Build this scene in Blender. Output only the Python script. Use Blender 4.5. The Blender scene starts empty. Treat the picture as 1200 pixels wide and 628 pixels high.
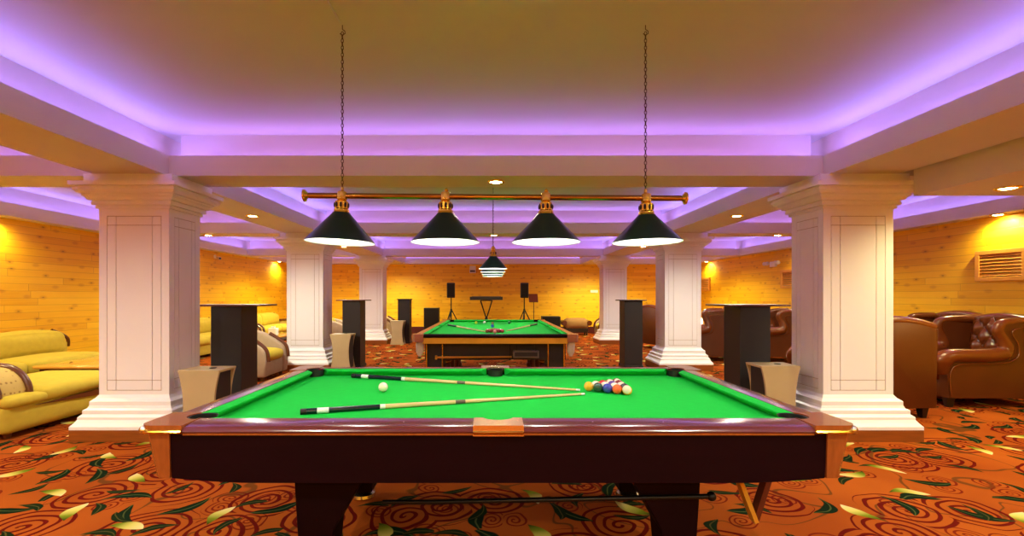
import bpy, bmesh, math, random
from mathutils import Vector, Matrix, Euler
random.seed(7)
PI = math.pi
SC = bpy.context.scene
COL = SC.collection

# ---------------------------------------------------------------- camera
FPX, EYE = 545.0, 1.326
cam_d = bpy.data.cameras.new('camera'); cam = bpy.data.objects.new('camera', cam_d); COL.objects.link(cam)
cam.location = (0, 0, EYE); cam.rotation_euler = (PI/2, 0, 0)
cam_d.sensor_fit = 'HORIZONTAL'; cam_d.sensor_width = 36.0; cam_d.lens = FPX/1200*36
cam_d.shift_x = 24/1200; cam_d.shift_y = 33/1200; cam_d.clip_start = .05
SC.camera = cam
vs = SC.view_settings
SC.display_settings.display_device = 'sRGB'
vs.view_transform = 'Standard'; vs.look = 'None'; vs.gamma = 1; vs.use_curve_mapping = False
vs.exposure = 0.9

# ---------------------------------------------------------------- materials
def lin(c):
    return tuple((x/12.92 if x <= .04045 else ((x+.055)/1.055)**2.4) for x in c)
def rgb(r, g, b): return lin((r/255, g/255, b/255)) + (1,)

class NG:
    """small helper that writes shader nodes"""
    def __init__(s, name):
        s.m = bpy.data.materials.new(name); s.m.use_nodes = True
        s.t = s.m.node_tree; s.n = s.t.nodes; s.l = s.t.links
        s.b = s.n['Principled BSDF']
    def link(s, a, b): s.l.new(a, b)
    def put(s, inp, v):
        if isinstance(v, bpy.types.NodeSocket): s.l.new(v, inp)
        else: inp.default_value = v
    def math(s, op, a, b=None, c=None, clamp=False):
        n = s.n.new('ShaderNodeMath'); n.operation = op; n.use_clamp = clamp
        s.put(n.inputs[0], a)
        if b is not None: s.put(n.inputs[1], b)
        if c is not None: s.put(n.inputs[2], c)
        return n.outputs[0]
    def vmath(s, op, a, b=None):
        n = s.n.new('ShaderNodeVectorMath'); n.operation = op
        s.put(n.inputs[0], a)
        if b is not None: s.put(n.inputs[1], b)
        return n.outputs['Value'] if op in ('LENGTH', 'DOT_PRODUCT', 'DISTANCE') else n.outputs[0]
    def sep(s, v):
        n = s.n.new('ShaderNodeSeparateXYZ'); s.put(n.inputs[0], v); return n.outputs
    def comb(s, x, y, z=0.0):
        n = s.n.new('ShaderNodeCombineXYZ')
        for i, q in enumerate((x, y, z)): s.put(n.inputs[i], q)
        return n.outputs[0]
    def coord(s, which='Object'):
        return s.n.new('ShaderNodeTexCoord').outputs[which]
    def noise(s, v, scale=5, detail=3, rough=.5, dist=0):
        n = s.n.new('ShaderNodeTexNoise'); s.put(n.inputs['Vector'], v); n.inputs['Scale'].default_value = scale
        n.inputs['Detail'].default_value = detail; n.inputs['Roughness'].default_value = rough
        n.inputs['Distortion'].default_value = dist
        return n.outputs
    def white(s, v, dim='3D'):
        n = s.n.new('ShaderNodeTexWhiteNoise'); n.noise_dimensions = dim
        if dim == '1D': s.put(n.inputs['W'], v)
        else: s.put(n.inputs['Vector'], v)
        return n.outputs
    def voro(s, v, scale, rnd=1.0, feat='F1', dim='2D'):
        n = s.n.new('ShaderNodeTexVoronoi'); n.voronoi_dimensions = dim; n.feature = feat
        s.put(n.inputs['Vector'], v); n.inputs['Scale'].default_value = scale
        n.inputs['Randomness'].default_value = rnd
        return n.outputs
    def mix(s, f, a, b, mode='MIX'):
        n = s.n.new('ShaderNodeMix'); n.data_type = 'RGBA'; n.blend_type = mode
        s.put(n.inputs[0], f); s.put(n.inputs[6], a); s.put(n.inputs[7], b)
        return n.outputs[2]
    def ramp(s, f, stops):
        n = s.n.new('ShaderNodeValToRGB'); s.put(n.inputs[0], f)
        e = n.color_ramp.elements
        while len(e) < len(stops): e.new(.5)
        for i, (p, c) in enumerate(stops): e[i].position = p; e[i].color = c
        return n.outputs[0]
    def smooth(s, x, lo, hi):
        n = s.n.new('ShaderNodeMapRange'); n.interpolation_type = 'SMOOTHSTEP'
        s.put(n.inputs[0], x); n.inputs[1].default_value = lo; n.inputs[2].default_value = hi
        return n.outputs[0]
    def bump(s, h, strength=.2, dist=.01):
        n = s.n.new('ShaderNodeBump'); s.put(n.inputs['Height'], h)
        n.inputs['Strength'].default_value = strength; n.inputs['Distance'].default_value = dist
        s.l.new(n.outputs[0], s.b.inputs['Normal'])
    def set(s, color=None, rough=None, metal=None, spec=None, coat=None, coat_r=None, sheen=None):
        if color is not None: s.put(s.b.inputs['Base Color'], color)
        if rough is not None: s.put(s.b.inputs['Roughness'], rough)
        if metal is not None: s.b.inputs['Metallic'].default_value = metal
        if spec is not None: s.b.inputs['Specular IOR Level'].default_value = spec
        if coat is not None: s.b.inputs['Coat Weight'].default_value = coat
        if coat_r is not None: s.b.inputs['Coat Roughness'].default_value = coat_r
        if sheen is not None: s.b.inputs['Sheen Weight'].default_value = sheen
        return s.m

def simple(name, color, rough=.5, metal=0, spec=.5, var=.08, nscale=8, bump=0, bscale=60, coat=0, stretch=(1, 1, 1)):
    g = NG(name)
    co = g.vmath('MULTIPLY', g.coord(), stretch)
    f = g.noise(co, nscale, 3)[0]
    dark = tuple(x*(1-var*2) for x in color[:3]) + (1,)
    lite = tuple(min(1, x*(1+var*2)) for x in color[:3]) + (1,)
    g.set(g.mix(f, dark, lite), rough, metal, spec, coat)
    if bump: g.bump(g.noise(co, bscale, 2)[0], bump, .004)
    return g.m

def emit(name, color, strength):
    g = NG(name)
    g.b.inputs['Base Color'].default_value = color
    g.b.inputs['Emission Color'].default_value = color
    g.b.inputs['Emission Strength'].default_value = strength
    return g.m

def plank_mat(name, uaxis):
    """horizontal knotty pine boards; uaxis 0: boards run along x, 1: along y"""
    g = NG(name)
    p = g.sep(g.coord())
    u, v = p[uaxis], p[2]
    rowf = g.math('DIVIDE', v, .108)
    row = g.math('FLOOR', rowf)
    rr = g.white(row, '1D')
    uu = g.math('ADD', g.math('DIVIDE', u, 1.7), g.math('MULTIPLY', rr[0], 7.3))
    brd = g.math('FLOOR', uu)
    idv = g.comb(row, brd, 3.0)
    w = g.white(idv)
    grain = g.noise(g.comb(g.math('MULTIPLY', u, .7), g.math('MULTIPLY', v, 16), w[0]), 2.2, 4, .55, .6)[0]
    base = g.ramp(g.math('ADD', g.math('MULTIPLY', w[0], .5), g.math('MULTIPLY', grain, .5)),
                  [(0.12, rgb(224, 160, 18)), (.45, rgb(238, 182, 24)), (.9, rgb(250, 200, 40))])
    # knots
    kp = g.comb(g.math('MULTIPLY', u, 1.0), g.math('MULTIPLY', v, 2.0), 0.0)
    vo = g.voro(kp, 2.3, 1.0)
    kn = g.smooth(vo['Distance'], .065, .02)
    kr = g.sep(vo['Color'])
    kn = g.math('MULTIPLY', kn, g.math('GREATER_THAN', kr[0], .6))
    halo = g.math('MULTIPLY', g.smooth(vo['Distance'], .2, .05), .35)
    col = g.mix(halo, base, rgb(176, 100, 30))
    col = g.mix(g.math('MULTIPLY', kn, .55), col, rgb(96, 44, 12))
    fr = g.math('FRACT', rowf)
    gro = g.math('MINIMUM', fr, g.math('SUBTRACT', 1.0, fr))
    gl = g.smooth(gro, .05, .015)
    fu = g.math('FRACT', uu)
    gu = g.smooth(g.math('MINIMUM', fu, g.math('SUBTRACT', 1.0, fu)), .004, .001)
    gg = g.math('MAXIMUM', gl, gu)
    col = g.mix(g.math('MULTIPLY', gg, .36), col, rgb(130, 70, 14))
    g.set(col, .42, 0, .4)
    g.bump(g.math('SUBTRACT', 1.0, gg), .35, .004)
    return g.m

def carpet_mat():
    g = NG('patterned_carpet')
    p0 = g.coord()
    # slight domain warp so that the drawing looks hand made
    wn = g.noise(p0, 3.0, 2)[1]
    p = g.vmath('ADD', p0, g.vmath('MULTIPLY', g.vmath('SUBTRACT', wn, (.5, .5, .5)), (.10, .10, 0)))
    def local(scale, off, rnd=.9):
        q = g.vmath('ADD', p, off)
        vo = g.voro(q, scale, rnd)
        d = g.vmath('SUBTRACT', g.vmath('MULTIPLY', q, (scale, scale, 0)), g.vmath('MULTIPLY', vo['Position'], (scale, scale, 0)))
        return d, g.sep(vo['Color'])
    base = g.ramp(g.noise(p0, 1.3, 2)[0], [(.3, rgb(144, 66, 20)), (.7, rgb(164, 82, 24))])
    speck = g.noise(p0, 160, 2)[0]
    col = g.mix(g.math('MULTIPLY', speck, .25), base, rgb(110, 40, 14))
    # vines
    v1 = g.noise(g.vmath('ADD', p0, (3.1, 7.7, 0)), 1.5, 1, .4, .8)[0]
    vine = g.smooth(g.math('ABSOLUTE', g.math('SUBTRACT', v1, .5)), .010, .004)
    # spirals, two sizes
    def spiral(scale, off, turns, rmax, width, keep):
        d, c = local(scale, off)
        s = g.sep(d)
        r = g.vmath('LENGTH', d)
        th = g.math('DIVIDE', g.math('ARCTAN2', s[1], s[0]), 2*PI)
        sg = g.math('SUBTRACT', g.math('MULTIPLY', g.math('GREATER_THAN', c[1], .5), 2.0), 1.0)
        ph = g.math('ADD', g.math('MULTIPLY', r, turns), g.math('ADD', g.math('MULTIPLY', th, sg), c[2]))
        f = g.math('ABSOLUTE', g.math('SUBTRACT', g.math('FRACT', g.math('ADD', ph, 20.0)), .5))
        line = g.smooth(f, width, width-.07)
        ins = g.math('LESS_THAN', r, g.math('ADD', g.math('MULTIPLY', c[0], .12), rmax))
        on = g.math('GREATER_THAN', c[2], keep)
        return g.math('MULTIPLY', g.math('MULTIPLY', line, ins), on)
    sp1 = spiral(1.75, (0, 0, 0), 9.0, .38, .22, .10)
    sp2 = spiral(3.4, (4.3, 1.7, 0), 8.5, .26, .22, .45)
    sp2 = g.math('MULTIPLY', sp2, g.math('SUBTRACT', 1.0, sp1))
    col = g.mix(g.math('MULTIPLY', vine, .65), col, rgb(52, 44, 20))
    col = g.mix(g.math('MULTIPLY', sp2, .85), col, rgb(98, 12, 8))
    col = g.mix(g.math('MULTIPLY', sp1, .95), col, rgb(84, 5, 6))
    # leaves
    def leaf(scale, off, L, W, keep):
        d, c = local(scale, off, 1.0)
        s = g.sep(d)
        a = g.math('MULTIPLY', c[1], 2*PI)
        ca, sa = g.math('COSINE', a), g.math('SINE', a)
        u = g.math('ADD', g.math('MULTIPLY', s[0], ca), g.math('MULTIPLY', s[1], sa))
        v = g.math('SUBTRACT', g.math('MULTIPLY', s[1], ca), g.math('MULTIPLY', s[0], sa))
        v = g.math('ADD', v, g.math('MULTIPLY', g.math('MULTIPLY', u, u), 1.1))
        un = g.math('DIVIDE', u, L)
        env = g.math('MULTIPLY', g.math('SUBTRACT', 1.0, g.math('MULTIPLY', un, un)), W)
        env = g.math('MULTIPLY', env, g.math('ADD', 1.0, g.math('MULTIPLY', un, .35)))
        m = g.smooth(g.math('SUBTRACT', env, g.math('ABSOLUTE', v)), 0.0, .014)
        m = g.math('MULTIPLY', m, g.math('GREATER_THAN', c[0], keep))
        vein = g.smooth(g.math('ABSOLUTE', v), .016, .004)
        return m, un, vein
    m1, u1, ve1 = leaf(2.2, (1.3, 5.1, 0), .36, .10, .15)
    dk = g.mix(g.math('MULTIPLY', ve1, .6), rgb(14, 30, 14), rgb(84, 92, 46))
    col = g.mix(m1, col, dk)
    m3, u3, ve3 = leaf(2.9, (8.3, 2.9, 0), .34, .095, .3)
    col = g.mix(m3, col, g.mix(g.math('MULTIPLY', ve3, .5), rgb(22, 34, 14), rgb(96, 84, 40)))
    m2, u2, ve2 = leaf(2.1, (6.7, 9.2, 0), .27, .095, .40)
    cr = g.ramp(g.math('ADD', g.math('MULTIPLY', u2, .5), .5),
                [(0.05, rgb(30, 48, 12)), (.34, rgb(112, 122, 26)), (.62, rgb(192, 178, 84)), (.95, rgb(216, 196, 134))])
    col = g.mix(m2, col, cr)
    g.set(col, .95, 0, .02)
    g.bump(g.noise(p0, 240, 2)[0], .3, .004)
    return g.m

M = {}
M['ceiling'] = simple('matt_ceiling_paint', rgb(200, 198, 176), .85, 0, .2, .02, 1.2, .08, 8)
M['beam'] = simple('cream_beam_paint', rgb(216, 205, 190), .6, 0, .3, .02, 2)
M['pillar'] = simple('white_panel_paint', rgb(240, 237, 236), .42, 0, .45, .015, 3)
M['groove'] = simple('shadow_gap_backing', rgb(176, 150, 120), .7, 0, .3, .04)
M['plinth'] = simple('stained_plinth_wood', rgb(140, 74, 24), .4, 0, .4, .15, 6, stretch=(1, 1, 8))
M['plank_y'] = plank_mat('knotty_pine_boards_along', 1)
M['plank_x'] = plank_mat('knotty_pine_boards_across', 0)
M['carpet'] = carpet_mat()
M['maroon_board'] = simple('maroon_skirting', rgb(72, 16, 16), .45, 0, .4, .08)
M['mahogany'] = simple('polished_mahogany', rgb(92, 40, 40), .2, 0, .6, .07, 5, coat=.5, stretch=(.6, 8, 8))
M['mahogany_y'] = simple('polished_mahogany_cross', rgb(92, 40, 40), .2, 0, .6, .07, 5, coat=.5, stretch=(8, .6, 8))
M['dark_mahogany'] = simple('dark_mahogany_apron', rgb(22, 3, 8), .55, 0, .08, .15, 4, stretch=(.6, 6, 6))
M['corner_wood'] = simple('chestnut_corner_wood', rgb(136, 72, 30), .25, 0, .5, .16, 8, coat=.4, stretch=(6, 6, 1))
M['maple'] = simple('pale_maple_rail', rgb(158, 98, 74), .22, 0, .5, .12, 6, coat=.4, stretch=(1, 6, 6))
M['brass'] = simple('polished_brass', rgb(240, 206, 70), .2, 1, .5, .05)
M['dark_brass'] = simple('aged_brass_bar', rgb(168, 126, 56), .16, 1, .5, .06)
M['chrome'] = simple('dull_chrome', rgb(214, 206, 190), .2, 1, .5, .03)
M['cloth'] = simple('green_baize', rgb(8, 178, 58), .85, 0, .15, .04, 30, .1, 300)
M['pocket'] = simple('black_pocket_leather', rgb(14, 12, 16), .5, 0, .4, .1)
M['black'] = simple('black_laminate', rgb(36, 30, 30), .5, 0, .4, .08, 3)
M['black_metal'] = simple('black_metal', rgb(18, 15, 14), .4, .3, .4, .1)
M['stone'] = simple('sand_laminate', rgb(186, 166, 122), .5, 0, .35, .06, 4)
M['grey_panel'] = simple('grey_brown_panel', rgb(104, 92, 82), .6, 0, .3, .08)
M['shade_out'] = simple('dark_green_enamel', rgb(3, 40, 48), .3, 0, .4, .05, coat=.15)
M['shade_in'] = simple('white_enamel', rgb(245, 248, 246), .5, 0, .3, .0)
M['chain'] = simple('bronze_chain', rgb(86, 62, 30), .35, .8, .5, .1)
M['yellow_fabric'] = simple('mustard_upholstery', rgb(188, 165, 54), .85, 0, .2, .06, 14, .25, 200)
M['beige_fabric'] = simple('taupe_upholstery', rgb(168, 146, 120), .8, 0, .2, .06, 12, .2, 160)
def pattern_fabric():
    g = NG('sprigged_upholstery')
    co = g.coord()
    vo = g.voro(co, 22, .3, 'F1', '3D')
    k = g.smooth(vo['Distance'], .30, .18)
    g.set(g.mix(g.math('MULTIPLY', k, .7), rgb(196, 168, 98), rgb(120, 82, 40)), .85, 0, .2)
    return g.m
M['sprig'] = pattern_fabric()
M['tan_fabric'] = simple('tan_bench_upholstery', rgb(140, 104, 62), .8, 0, .2, .06, 12, .2, 160)
M['sofa_wood'] = simple('walnut_trim', rgb(92, 48, 20), .3, 0, .5, .15, 9, coat=.3, stretch=(2, 2, 6))
M['table_wood'] = simple('honey_table_top', rgb(222, 164, 66), .14, 0, .55, .1, 4, coat=.6, stretch=(1, 7, 1))
M['leather'] = simple('tan_leather', rgb(100, 46, 15), .24, 0, .6, .12, 5, .12, 90)
M['leather_dk'] = simple('brown_leather_outer', rgb(80, 36, 12), .32, 0, .45, .14, 4, .14, 80)
M['dark_wood'] = simple('dark_foot_wood', rgb(30, 18, 12), .35, 0, .5, .1)
M['vent_wood'] = simple('pine_vent_wood', rgb(226, 158, 60), .4, 0, .4, .1, 6)
M['white_plastic'] = simple('white_plastic', rgb(232, 226, 214), .4, 0, .4, .02)
M['cue_shaft'] = simple('ash_cue_shaft', rgb(222, 194, 138), .25, 0, .5, .1, 6)
M['cue_dark'] = simple('teal_black_cue_butt', rgb(8, 30, 38), .2, 0, .5, .08)
M['cue_white'] = simple('ivory_cue_inlay', rgb(226, 232, 226), .3, 0, .5, .02)
M['golden_wood'] = simple('golden_ash', rgb(206, 150, 46), .3, 0, .5, .1)
M['brown_wood'] = simple('brown_frame_wood', rgb(92, 38, 20), .35, 0, .5, .1)
M['net'] = simple('white_cord_net', rgb(206, 196, 180), .8, 0, .2, .08, 60)
M['copper'] = simple('copper_plate', rgb(244, 204, 170), .24, 1, .5, .05)
M['bulb'] = emit('glowing_bulb', (1, .97, .90, 1), 80.0)
M['bulb_far'] = emit('glowing_bulb_far', (1, .97, .90, 1), 105.0)
M['down_lens'] = emit('warm_downlight_lens', (1, .72, .30, 1), 40.0)
M['lamp_glow'] = emit('table_lamp_glow', (1, .85, .55, 1), 3.0)
M['led'] = emit('violet_led', (.42, .2, 1, 1), 2.0)

# ---------------------------------------------------------------- mesh builder
class MB:
    def __init__(s): s.bm = bmesh.new()
    def merge(s, other, mat=None):
        me = bpy.data.meshes.new('t'); other.to_mesh(me); other.free()
        if mat is not None: me.transform(mat)
        s.bm.from_mesh(me); bpy.data.meshes.remove(me); return s
    def box(s, x0, x1, y0, y1, z0, z1, bev=0, seg=2):
        b = bmesh.new(); bmesh.ops.create_cube(b, size=1)
        for v in b.verts:
            v.co = Vector(((x0+x1)/2+v.co.x*(x1-x0), (y0+y1)/2+v.co.y*(y1-y0), (z0+z1)/2+v.co.z*(z1-z0)))
        if bev: bmesh.ops.bevel(b, geom=b.edges[:], offset=bev, segments=seg, profile=.5, affect='EDGES')
        return s.merge(b)
    def soft(s, x0, x1, y0, y1, z0, z1, r=.05, bulge=.02, n=8, rot=None):
        """plump cushion: rounded box with outward bulge"""
        b = bmesh.new(); bmesh.ops.create_cube(b, size=2)
        bmesh.ops.subdivide_edges(b, edges=b.edges[:], cuts=n, use_grid_fill=True)
        h = Vector(((x1-x0)/2, (y1-y0)/2, (z1-z0)/2)); c = Vector(((x0+x1)/2, (y0+y1)/2, (z0+z1)/2))
        r = min(r, h.x, h.y, h.z)
        for v in b.verts:
            q = v.co.copy()
            # denser near the edges
            q = Vector([math.copysign(1-(1-abs(a))**1.6, a) for a in q])
            p = Vector((q.x*h.x, q.y*h.y, q.z*h.z))
            i = Vector([max(-(h[k]-r), min(h[k]-r, p[k])) for k in range(3)])
            d = p-i
            if d.length > 1e-9: p = i+d.normalized()*r
            f = [max(0, 1-(p[k]/h[k])**2) for k in range(3)]
            p.x += math.copysign(bulge*f[1]*f[2], p.x) if abs(q.x) > .99 else 0
            p.y += math.copysign(bulge*f[0]*f[2], p.y) if abs(q.y) > .99 else 0
            p.z += math.copysign(bulge*f[0]*f[1], p.z) if abs(q.z) > .99 else 0
            v.co = p
        mt = Matrix.Translation(c)
        if rot is not None: mt = mt @ Euler(rot).to_matrix().to_4x4()
        return s.merge(b, mt)
    def prism(s, pts, a0, a1, axis='x', bev=0, seg=2):
        """extrude a 2-D outline. axis x: pts are (y,z); y: (x,z); z: (x,y)"""
        b = bmesh.new()
        def P(u, v, a):
            return {'x': (a, u, v), 'y': (u, a, v), 'z': (u, v, a)}[axis]
        A = [b.verts.new(P(u, v, a0)) for u, v in pts]; B = [b.verts.new(P(u, v, a1)) for u, v in pts]
        b.faces.new(A); b.faces.new(B[::-1])
        n = len(pts)
        for i in range(n): b.faces.new((A[i], B[i], B[(i+1) % n], A[(i+1) % n]))
        bmesh.ops.recalc_face_normals(b, faces=b.faces[:])
        if bev: bmesh.ops.bevel(b, geom=b.edges[:], offset=bev, segments=seg, profile=.5, affect='EDGES')
        return s.merge(b)
    def tube(s, pts, r, n=10, closed=False, caps=True):
        b = bmesh.new(); pts = [Vector(p) for p in pts]; N = len(pts)
        rs = r if isinstance(r, (list, tuple)) else [r]*N
        rings = []; up = None
        for i, p in enumerate(pts):
            if closed: t = pts[(i+1) % N]-pts[i-1]
            else: t = pts[min(i+1, N-1)]-pts[max(i-1, 0)]
            t.normalize()
            if up is None: up = t.orthogonal().normalized()
            up = (up-t*up.dot(t))
            if up.length < 1e-6: up = t.orthogonal()
            up.normalize(); w = t.cross(up)
            rings.append([b.verts.new(p+(up*math.cos(2*PI*k/n)+w*math.sin(2*PI*k/n))*rs[i]) for k in range(n)])
        for i in range(N if closed else N-1):
            A, B = rings[i], rings[(i+1) % N]
            for k in range(n): b.faces.new((A[k], A[(k+1) % n], B[(k+1) % n], B[k]))
        if caps and not closed:
            b.faces.new(rings[0][::-1]); b.faces.new(rings[-1])
        bmesh.ops.recalc_face_normals(b, faces=b.faces[:])
        return s.merge(b)
    def lathe(s, prof, cx=0, cy=0, n=24, mat=None, caps=True):
        b = bmesh.new(); rings = []
        for r, z in prof:
            if r < 1e-6: rings.append([b.verts.new((0, 0, z))])
            else: rings.append([b.verts.new((r*math.cos(2*PI*k/n), r*math.sin(2*PI*k/n), z)) for k in range(n)])
        for A, B in zip(rings, rings[1:]):
            if len(A) == 1 and len(B) == 1: continue
            for k in range(n):
                if len(A) == 1: b.faces.new((A[0], B[(k+1) % n], B[k]))
                elif len(B) == 1: b.faces.new((A[k], A[(k+1) % n], B[0]))
                else: b.faces.new((A[k], A[(k+1) % n], B[(k+1) % n], B[k]))
        if caps:
            if len(rings[0]) > 1: b.faces.new(rings[0][::-1])
            if len(rings[-1]) > 1: b.faces.new(rings[-1])
        bmesh.ops.recalc_face_normals(b, faces=b.faces[:])
        return s.merge(b, Matrix.Translation((cx, cy, 0)) if mat is None else mat)
    def frame4(s, prof, hx, hy):
        """rectangular moulding with mitred corners: prof = (offset, z) list"""
        b = bmesh.new(); rings = []
        for o, z in prof:
            rings.append([b.verts.new((sx*(hx+o), sy*(hy+o), z)) for sx, sy in ((-1, -1), (1, -1), (1, 1), (-1, 1))])
        for A, B in zip(rings, rings[1:]):
            for k in range(4): b.faces.new((A[k], A[(k+1) % 4], B[(k+1) % 4], B[k]))
        b.faces.new(rings[0][::-1]); b.faces.new(rings[-1])
        bmesh.ops.recalc_face_normals(b, faces=b.faces[:])
        return s.merge(b)
    def grid(s, fn, nu, nv):
        b = bmesh.new()
        V = [[b.verts.new(fn(i/nu, j/nv)) for j in range(nv+1)] for i in range(nu+1)]
        for i in range(nu):
            for j in range(nv): b.faces.new((V[i][j], V[i+1][j], V[i+1][j+1], V[i][j+1]))
        return s.merge(b)
    def sphere(s, c, r, u=20, v=12, sc=(1, 1, 1)):
        b = bmesh.new(); bmesh.ops.create_uvsphere(b, u_segments=u, v_segments=v, radius=r)
        return s.merge(b, Matrix.Translation(c) @ Matrix.Diagonal((*sc, 1)))
    def xform(s, m): bmesh.ops.transform(s.bm, matrix=m, verts=s.bm.verts[:]); return s
    def build(s, name, mat, parent=None, smooth=False, loc=None, rotz=0, angle=40):
        me = bpy.data.meshes.new(name); s.bm.to_mesh(me); s.bm.free()
        me.materials.append(mat)
        if smooth:
            me.polygons.foreach_set('use_smooth', [True]*len(me.polygons))
            me.set_sharp_from_angle(angle=math.radians(angle))
        o = bpy.data.objects.new(name, me); COL.objects.link(o)
        if parent is not None: o.parent = parent
        if loc is not None: o.location = loc
        if rotz: o.rotation_euler.z = rotz
        return o

def tag(o, label=None, cat=None, group=None, kind=None):
    if label: o['label'] = label
    if cat: o['category'] = cat
    if group: o['group'] = group
    if kind: o['kind'] = kind
    return o
def thing(name, label, cat, loc=(0, 0, 0), rotz=0, group=None, kind=None):
    o = bpy.data.objects.new(name, None); COL.objects.link(o)
    o.empty_display_size = .1
    o.location = loc; o.rotation_euler = (0, 0, rotz)
    return tag(o, label, cat, group, kind)
def dup(root, loc, rotz=None, label=None, group=None):
    r = root.copy(); COL.objects.link(r); r.location = loc
    if rotz is not None: r.rotation_euler = (0, 0, rotz)
    if label: r['label'] = label
    if group: r['group'] = group
    for ch in list(root.children):
        c = ch.copy(); COL.objects.link(c); c.parent = r
        for g in list(ch.children):
            d = g.copy(); COL.objects.link(d); d.parent = c
    return r
def structure(name, mb, mat, label=None, cat=None, parent=None, smooth=False):
    o = mb.build(name, mat, parent, smooth)
    if parent is None: tag(o, label, cat, None, 'structure')
    return o

# ---------------------------------------------------------------- room
CX = .044                                   # the hall's middle line
XW, YB, YF = 7.10, 16.6, -2.6
ZC, ZB, ZL = 2.90, 2.46, 2.65               # ceiling, beam underside, lip top
PX0, PX1 = 3.08, 3.74
CROSS = [(-2.6, -2.1), (.38, .84), (4.38, 4.84), (8.39, 8.85), (13.0, 13.46)]
L, R = CX-XW, CX+XW
structure('floor', MB().box(L-.1, R+.1, YF-.1, YB+.1, -.1, 0), M['carpet'], 'orange carpet with dark red spirals and leaf sprays', 'floor')
structure('ceiling', MB().box(L-.1, R+.1, YF-.1, YB+.1, ZC, ZC+.1), M['ceiling'], 'painted ceiling recessed in lit coffers', 'ceiling')
structure('wall_left', MB().box(L-.1, L, YF, YB, 0, ZC), M['plank_y'], 'knotty pine plank wall behind the mustard sofas', 'wall')
structure('wall_right', MB().box(R, R+.1, YF, YB, 0, ZC), M['plank_y'], 'knotty pine plank wall with louvred vents', 'wall')
structure('wall_back', MB().box(L-.1, R+.1, YB, YB+.1, 0, ZC), M['plank_x'], 'knotty pine plank wall at the far end', 'wall')
structure('wall_front', MB().box(L-.1, R+.1, YF-.1, YF, 0, ZC), M['plank_x'], 'plank wall behind the viewer', 'wall')
structure('baseboard_back', MB().box(L, R, YB-.03, YB, 0, .24, .006), M['maroon_board'], 'dark maroon skirting along the far wall', 'baseboard')
structure('baseboard_left', MB().box(L, L+.02, YF, YB-.03, 0, .12, .005), M['maroon_board'], 'dark skirting along the left wall', 'baseboard')
structure('baseboard_right', MB().box(R-.02, R, YF, YB-.03, 0, .12, .005), M['maroon_board'], 'dark skirting along the right wall', 'baseboard')

# beams: soffit board and core
tn = 0
def beam(x0, x1, y0, y1, in_x=(.17, .17), in_y=(0, 0)):
    global tn; tn += 1
    mb = MB().box(x0, x1, y0, y1, ZB, ZB+.05)
    mb.box(x0+in_x[0], x1-in_x[1], y0+in_y[0], y1-in_y[1], ZB+.05, ZC)
    structure('trim_%d' % tn, mb, M['beam'], None, None)['label'] = 'painted ceiling beam'
ym0, ym1 = -2.1, YB-.28
for sx in (-1, 1):
    a, b = sorted((CX+sx*PX0, CX+sx*PX1))
    beam(a, b, YF, YB)
    a, b = (L, L+.22) if sx < 0 else (R-.22, R)
    beam(a, b, YF, YB, (0, .17) if sx < 0 else (.17, 0))
CY = CROSS + [(YB-.28, YB)]
for i, (y0, y1) in enumerate(CY):
    d0 = 0 if i == 0 else .17
    d1 = 0 if i == len(CY)-1 else .17
    for x0, x1 in ((L+.22, CX-PX1), (CX-PX0, CX+PX0), (CX+PX1, R-.22)):
        beam(x0, x1, y0, y1, (0, 0), (d0, d1))
# coffers: one upstand lip round each, violet strip light behind it
def area(name, loc, sx, sy, power, color, aim=(0, 0, 1)):
    d = bpy.data.lights.new(name, 'AREA'); d.shape = 'RECTANGLE'; d.size = sx; d.size_y = sy
    d.energy = power; d.color = color
    o = bpy.data.objects.new(name, d); COL.objects.link(o); o.location = loc
    o.rotation_euler = (PI-aim[1]*.95, aim[0]*.95, 0)
    return o
VIO = (.25, .17, 1.0); VIOC = (.36, .18, 1.0)
LEDW = 4.2      # W per metre
def coffer(x0, x1, y0, y1, led=1.0, no_near=False):
    global tn; tn += 1
    t = .03; mb = MB()
    mb.box(x0-t, x0, y0-t, y1+t, ZB+.05, ZL); mb.box(x1, x1+t, y0-t, y1+t, ZB+.05, ZL)
    mb.box(x0, x1, y0-t, y0, ZB+.05, ZL); mb.box(x0, x1, y1, y1+t, ZB+.05, ZL)
    structure('trim_%d' % tn, mb, M['beam'])['label'] = 'cream upstand lip round a lit ceiling coffer'
    if led:
        c = .13; z = ZB+.165
        for (lx, ly, sx, sy, am) in ((x0-c, (y0+y1)/2, .03, y1-y0-.02, (1, 0)), (x1+c, (y0+y1)/2, .03, y1-y0-.02, (-1, 0)),
                                 ((x0+x1)/2, y0-c, x1-x0-.02, .03, (0, 1)), ((x0+x1)/2, y1+c, x1-x0-.02, .03, (0, -1))):
            area('led_strip_light', (lx, ly, z), sx, sy, LEDW*led*max(sx, sy)*(1 if am[0] else .62), VIO if am[0] else VIOC, am)
for i in range(len(CY)-1):
    y0, y1 = CY[i][1], CY[i+1][0]
    coffer(CX-PX0, CX+PX0, y0, y1, 1.0 if i else .5)
    coffer(L+.22, CX-PX1, y0, y1, .9)
    if i >= 2: coffer(CX+PX1, R-.22, y0, y1, .9)
structure('trim_90', MB().box(3.83, R, YF, 4.22, 2.236, ZC-.01), M['beam'])['label'] = 'lowered ceiling box over the near right aisle'

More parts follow.
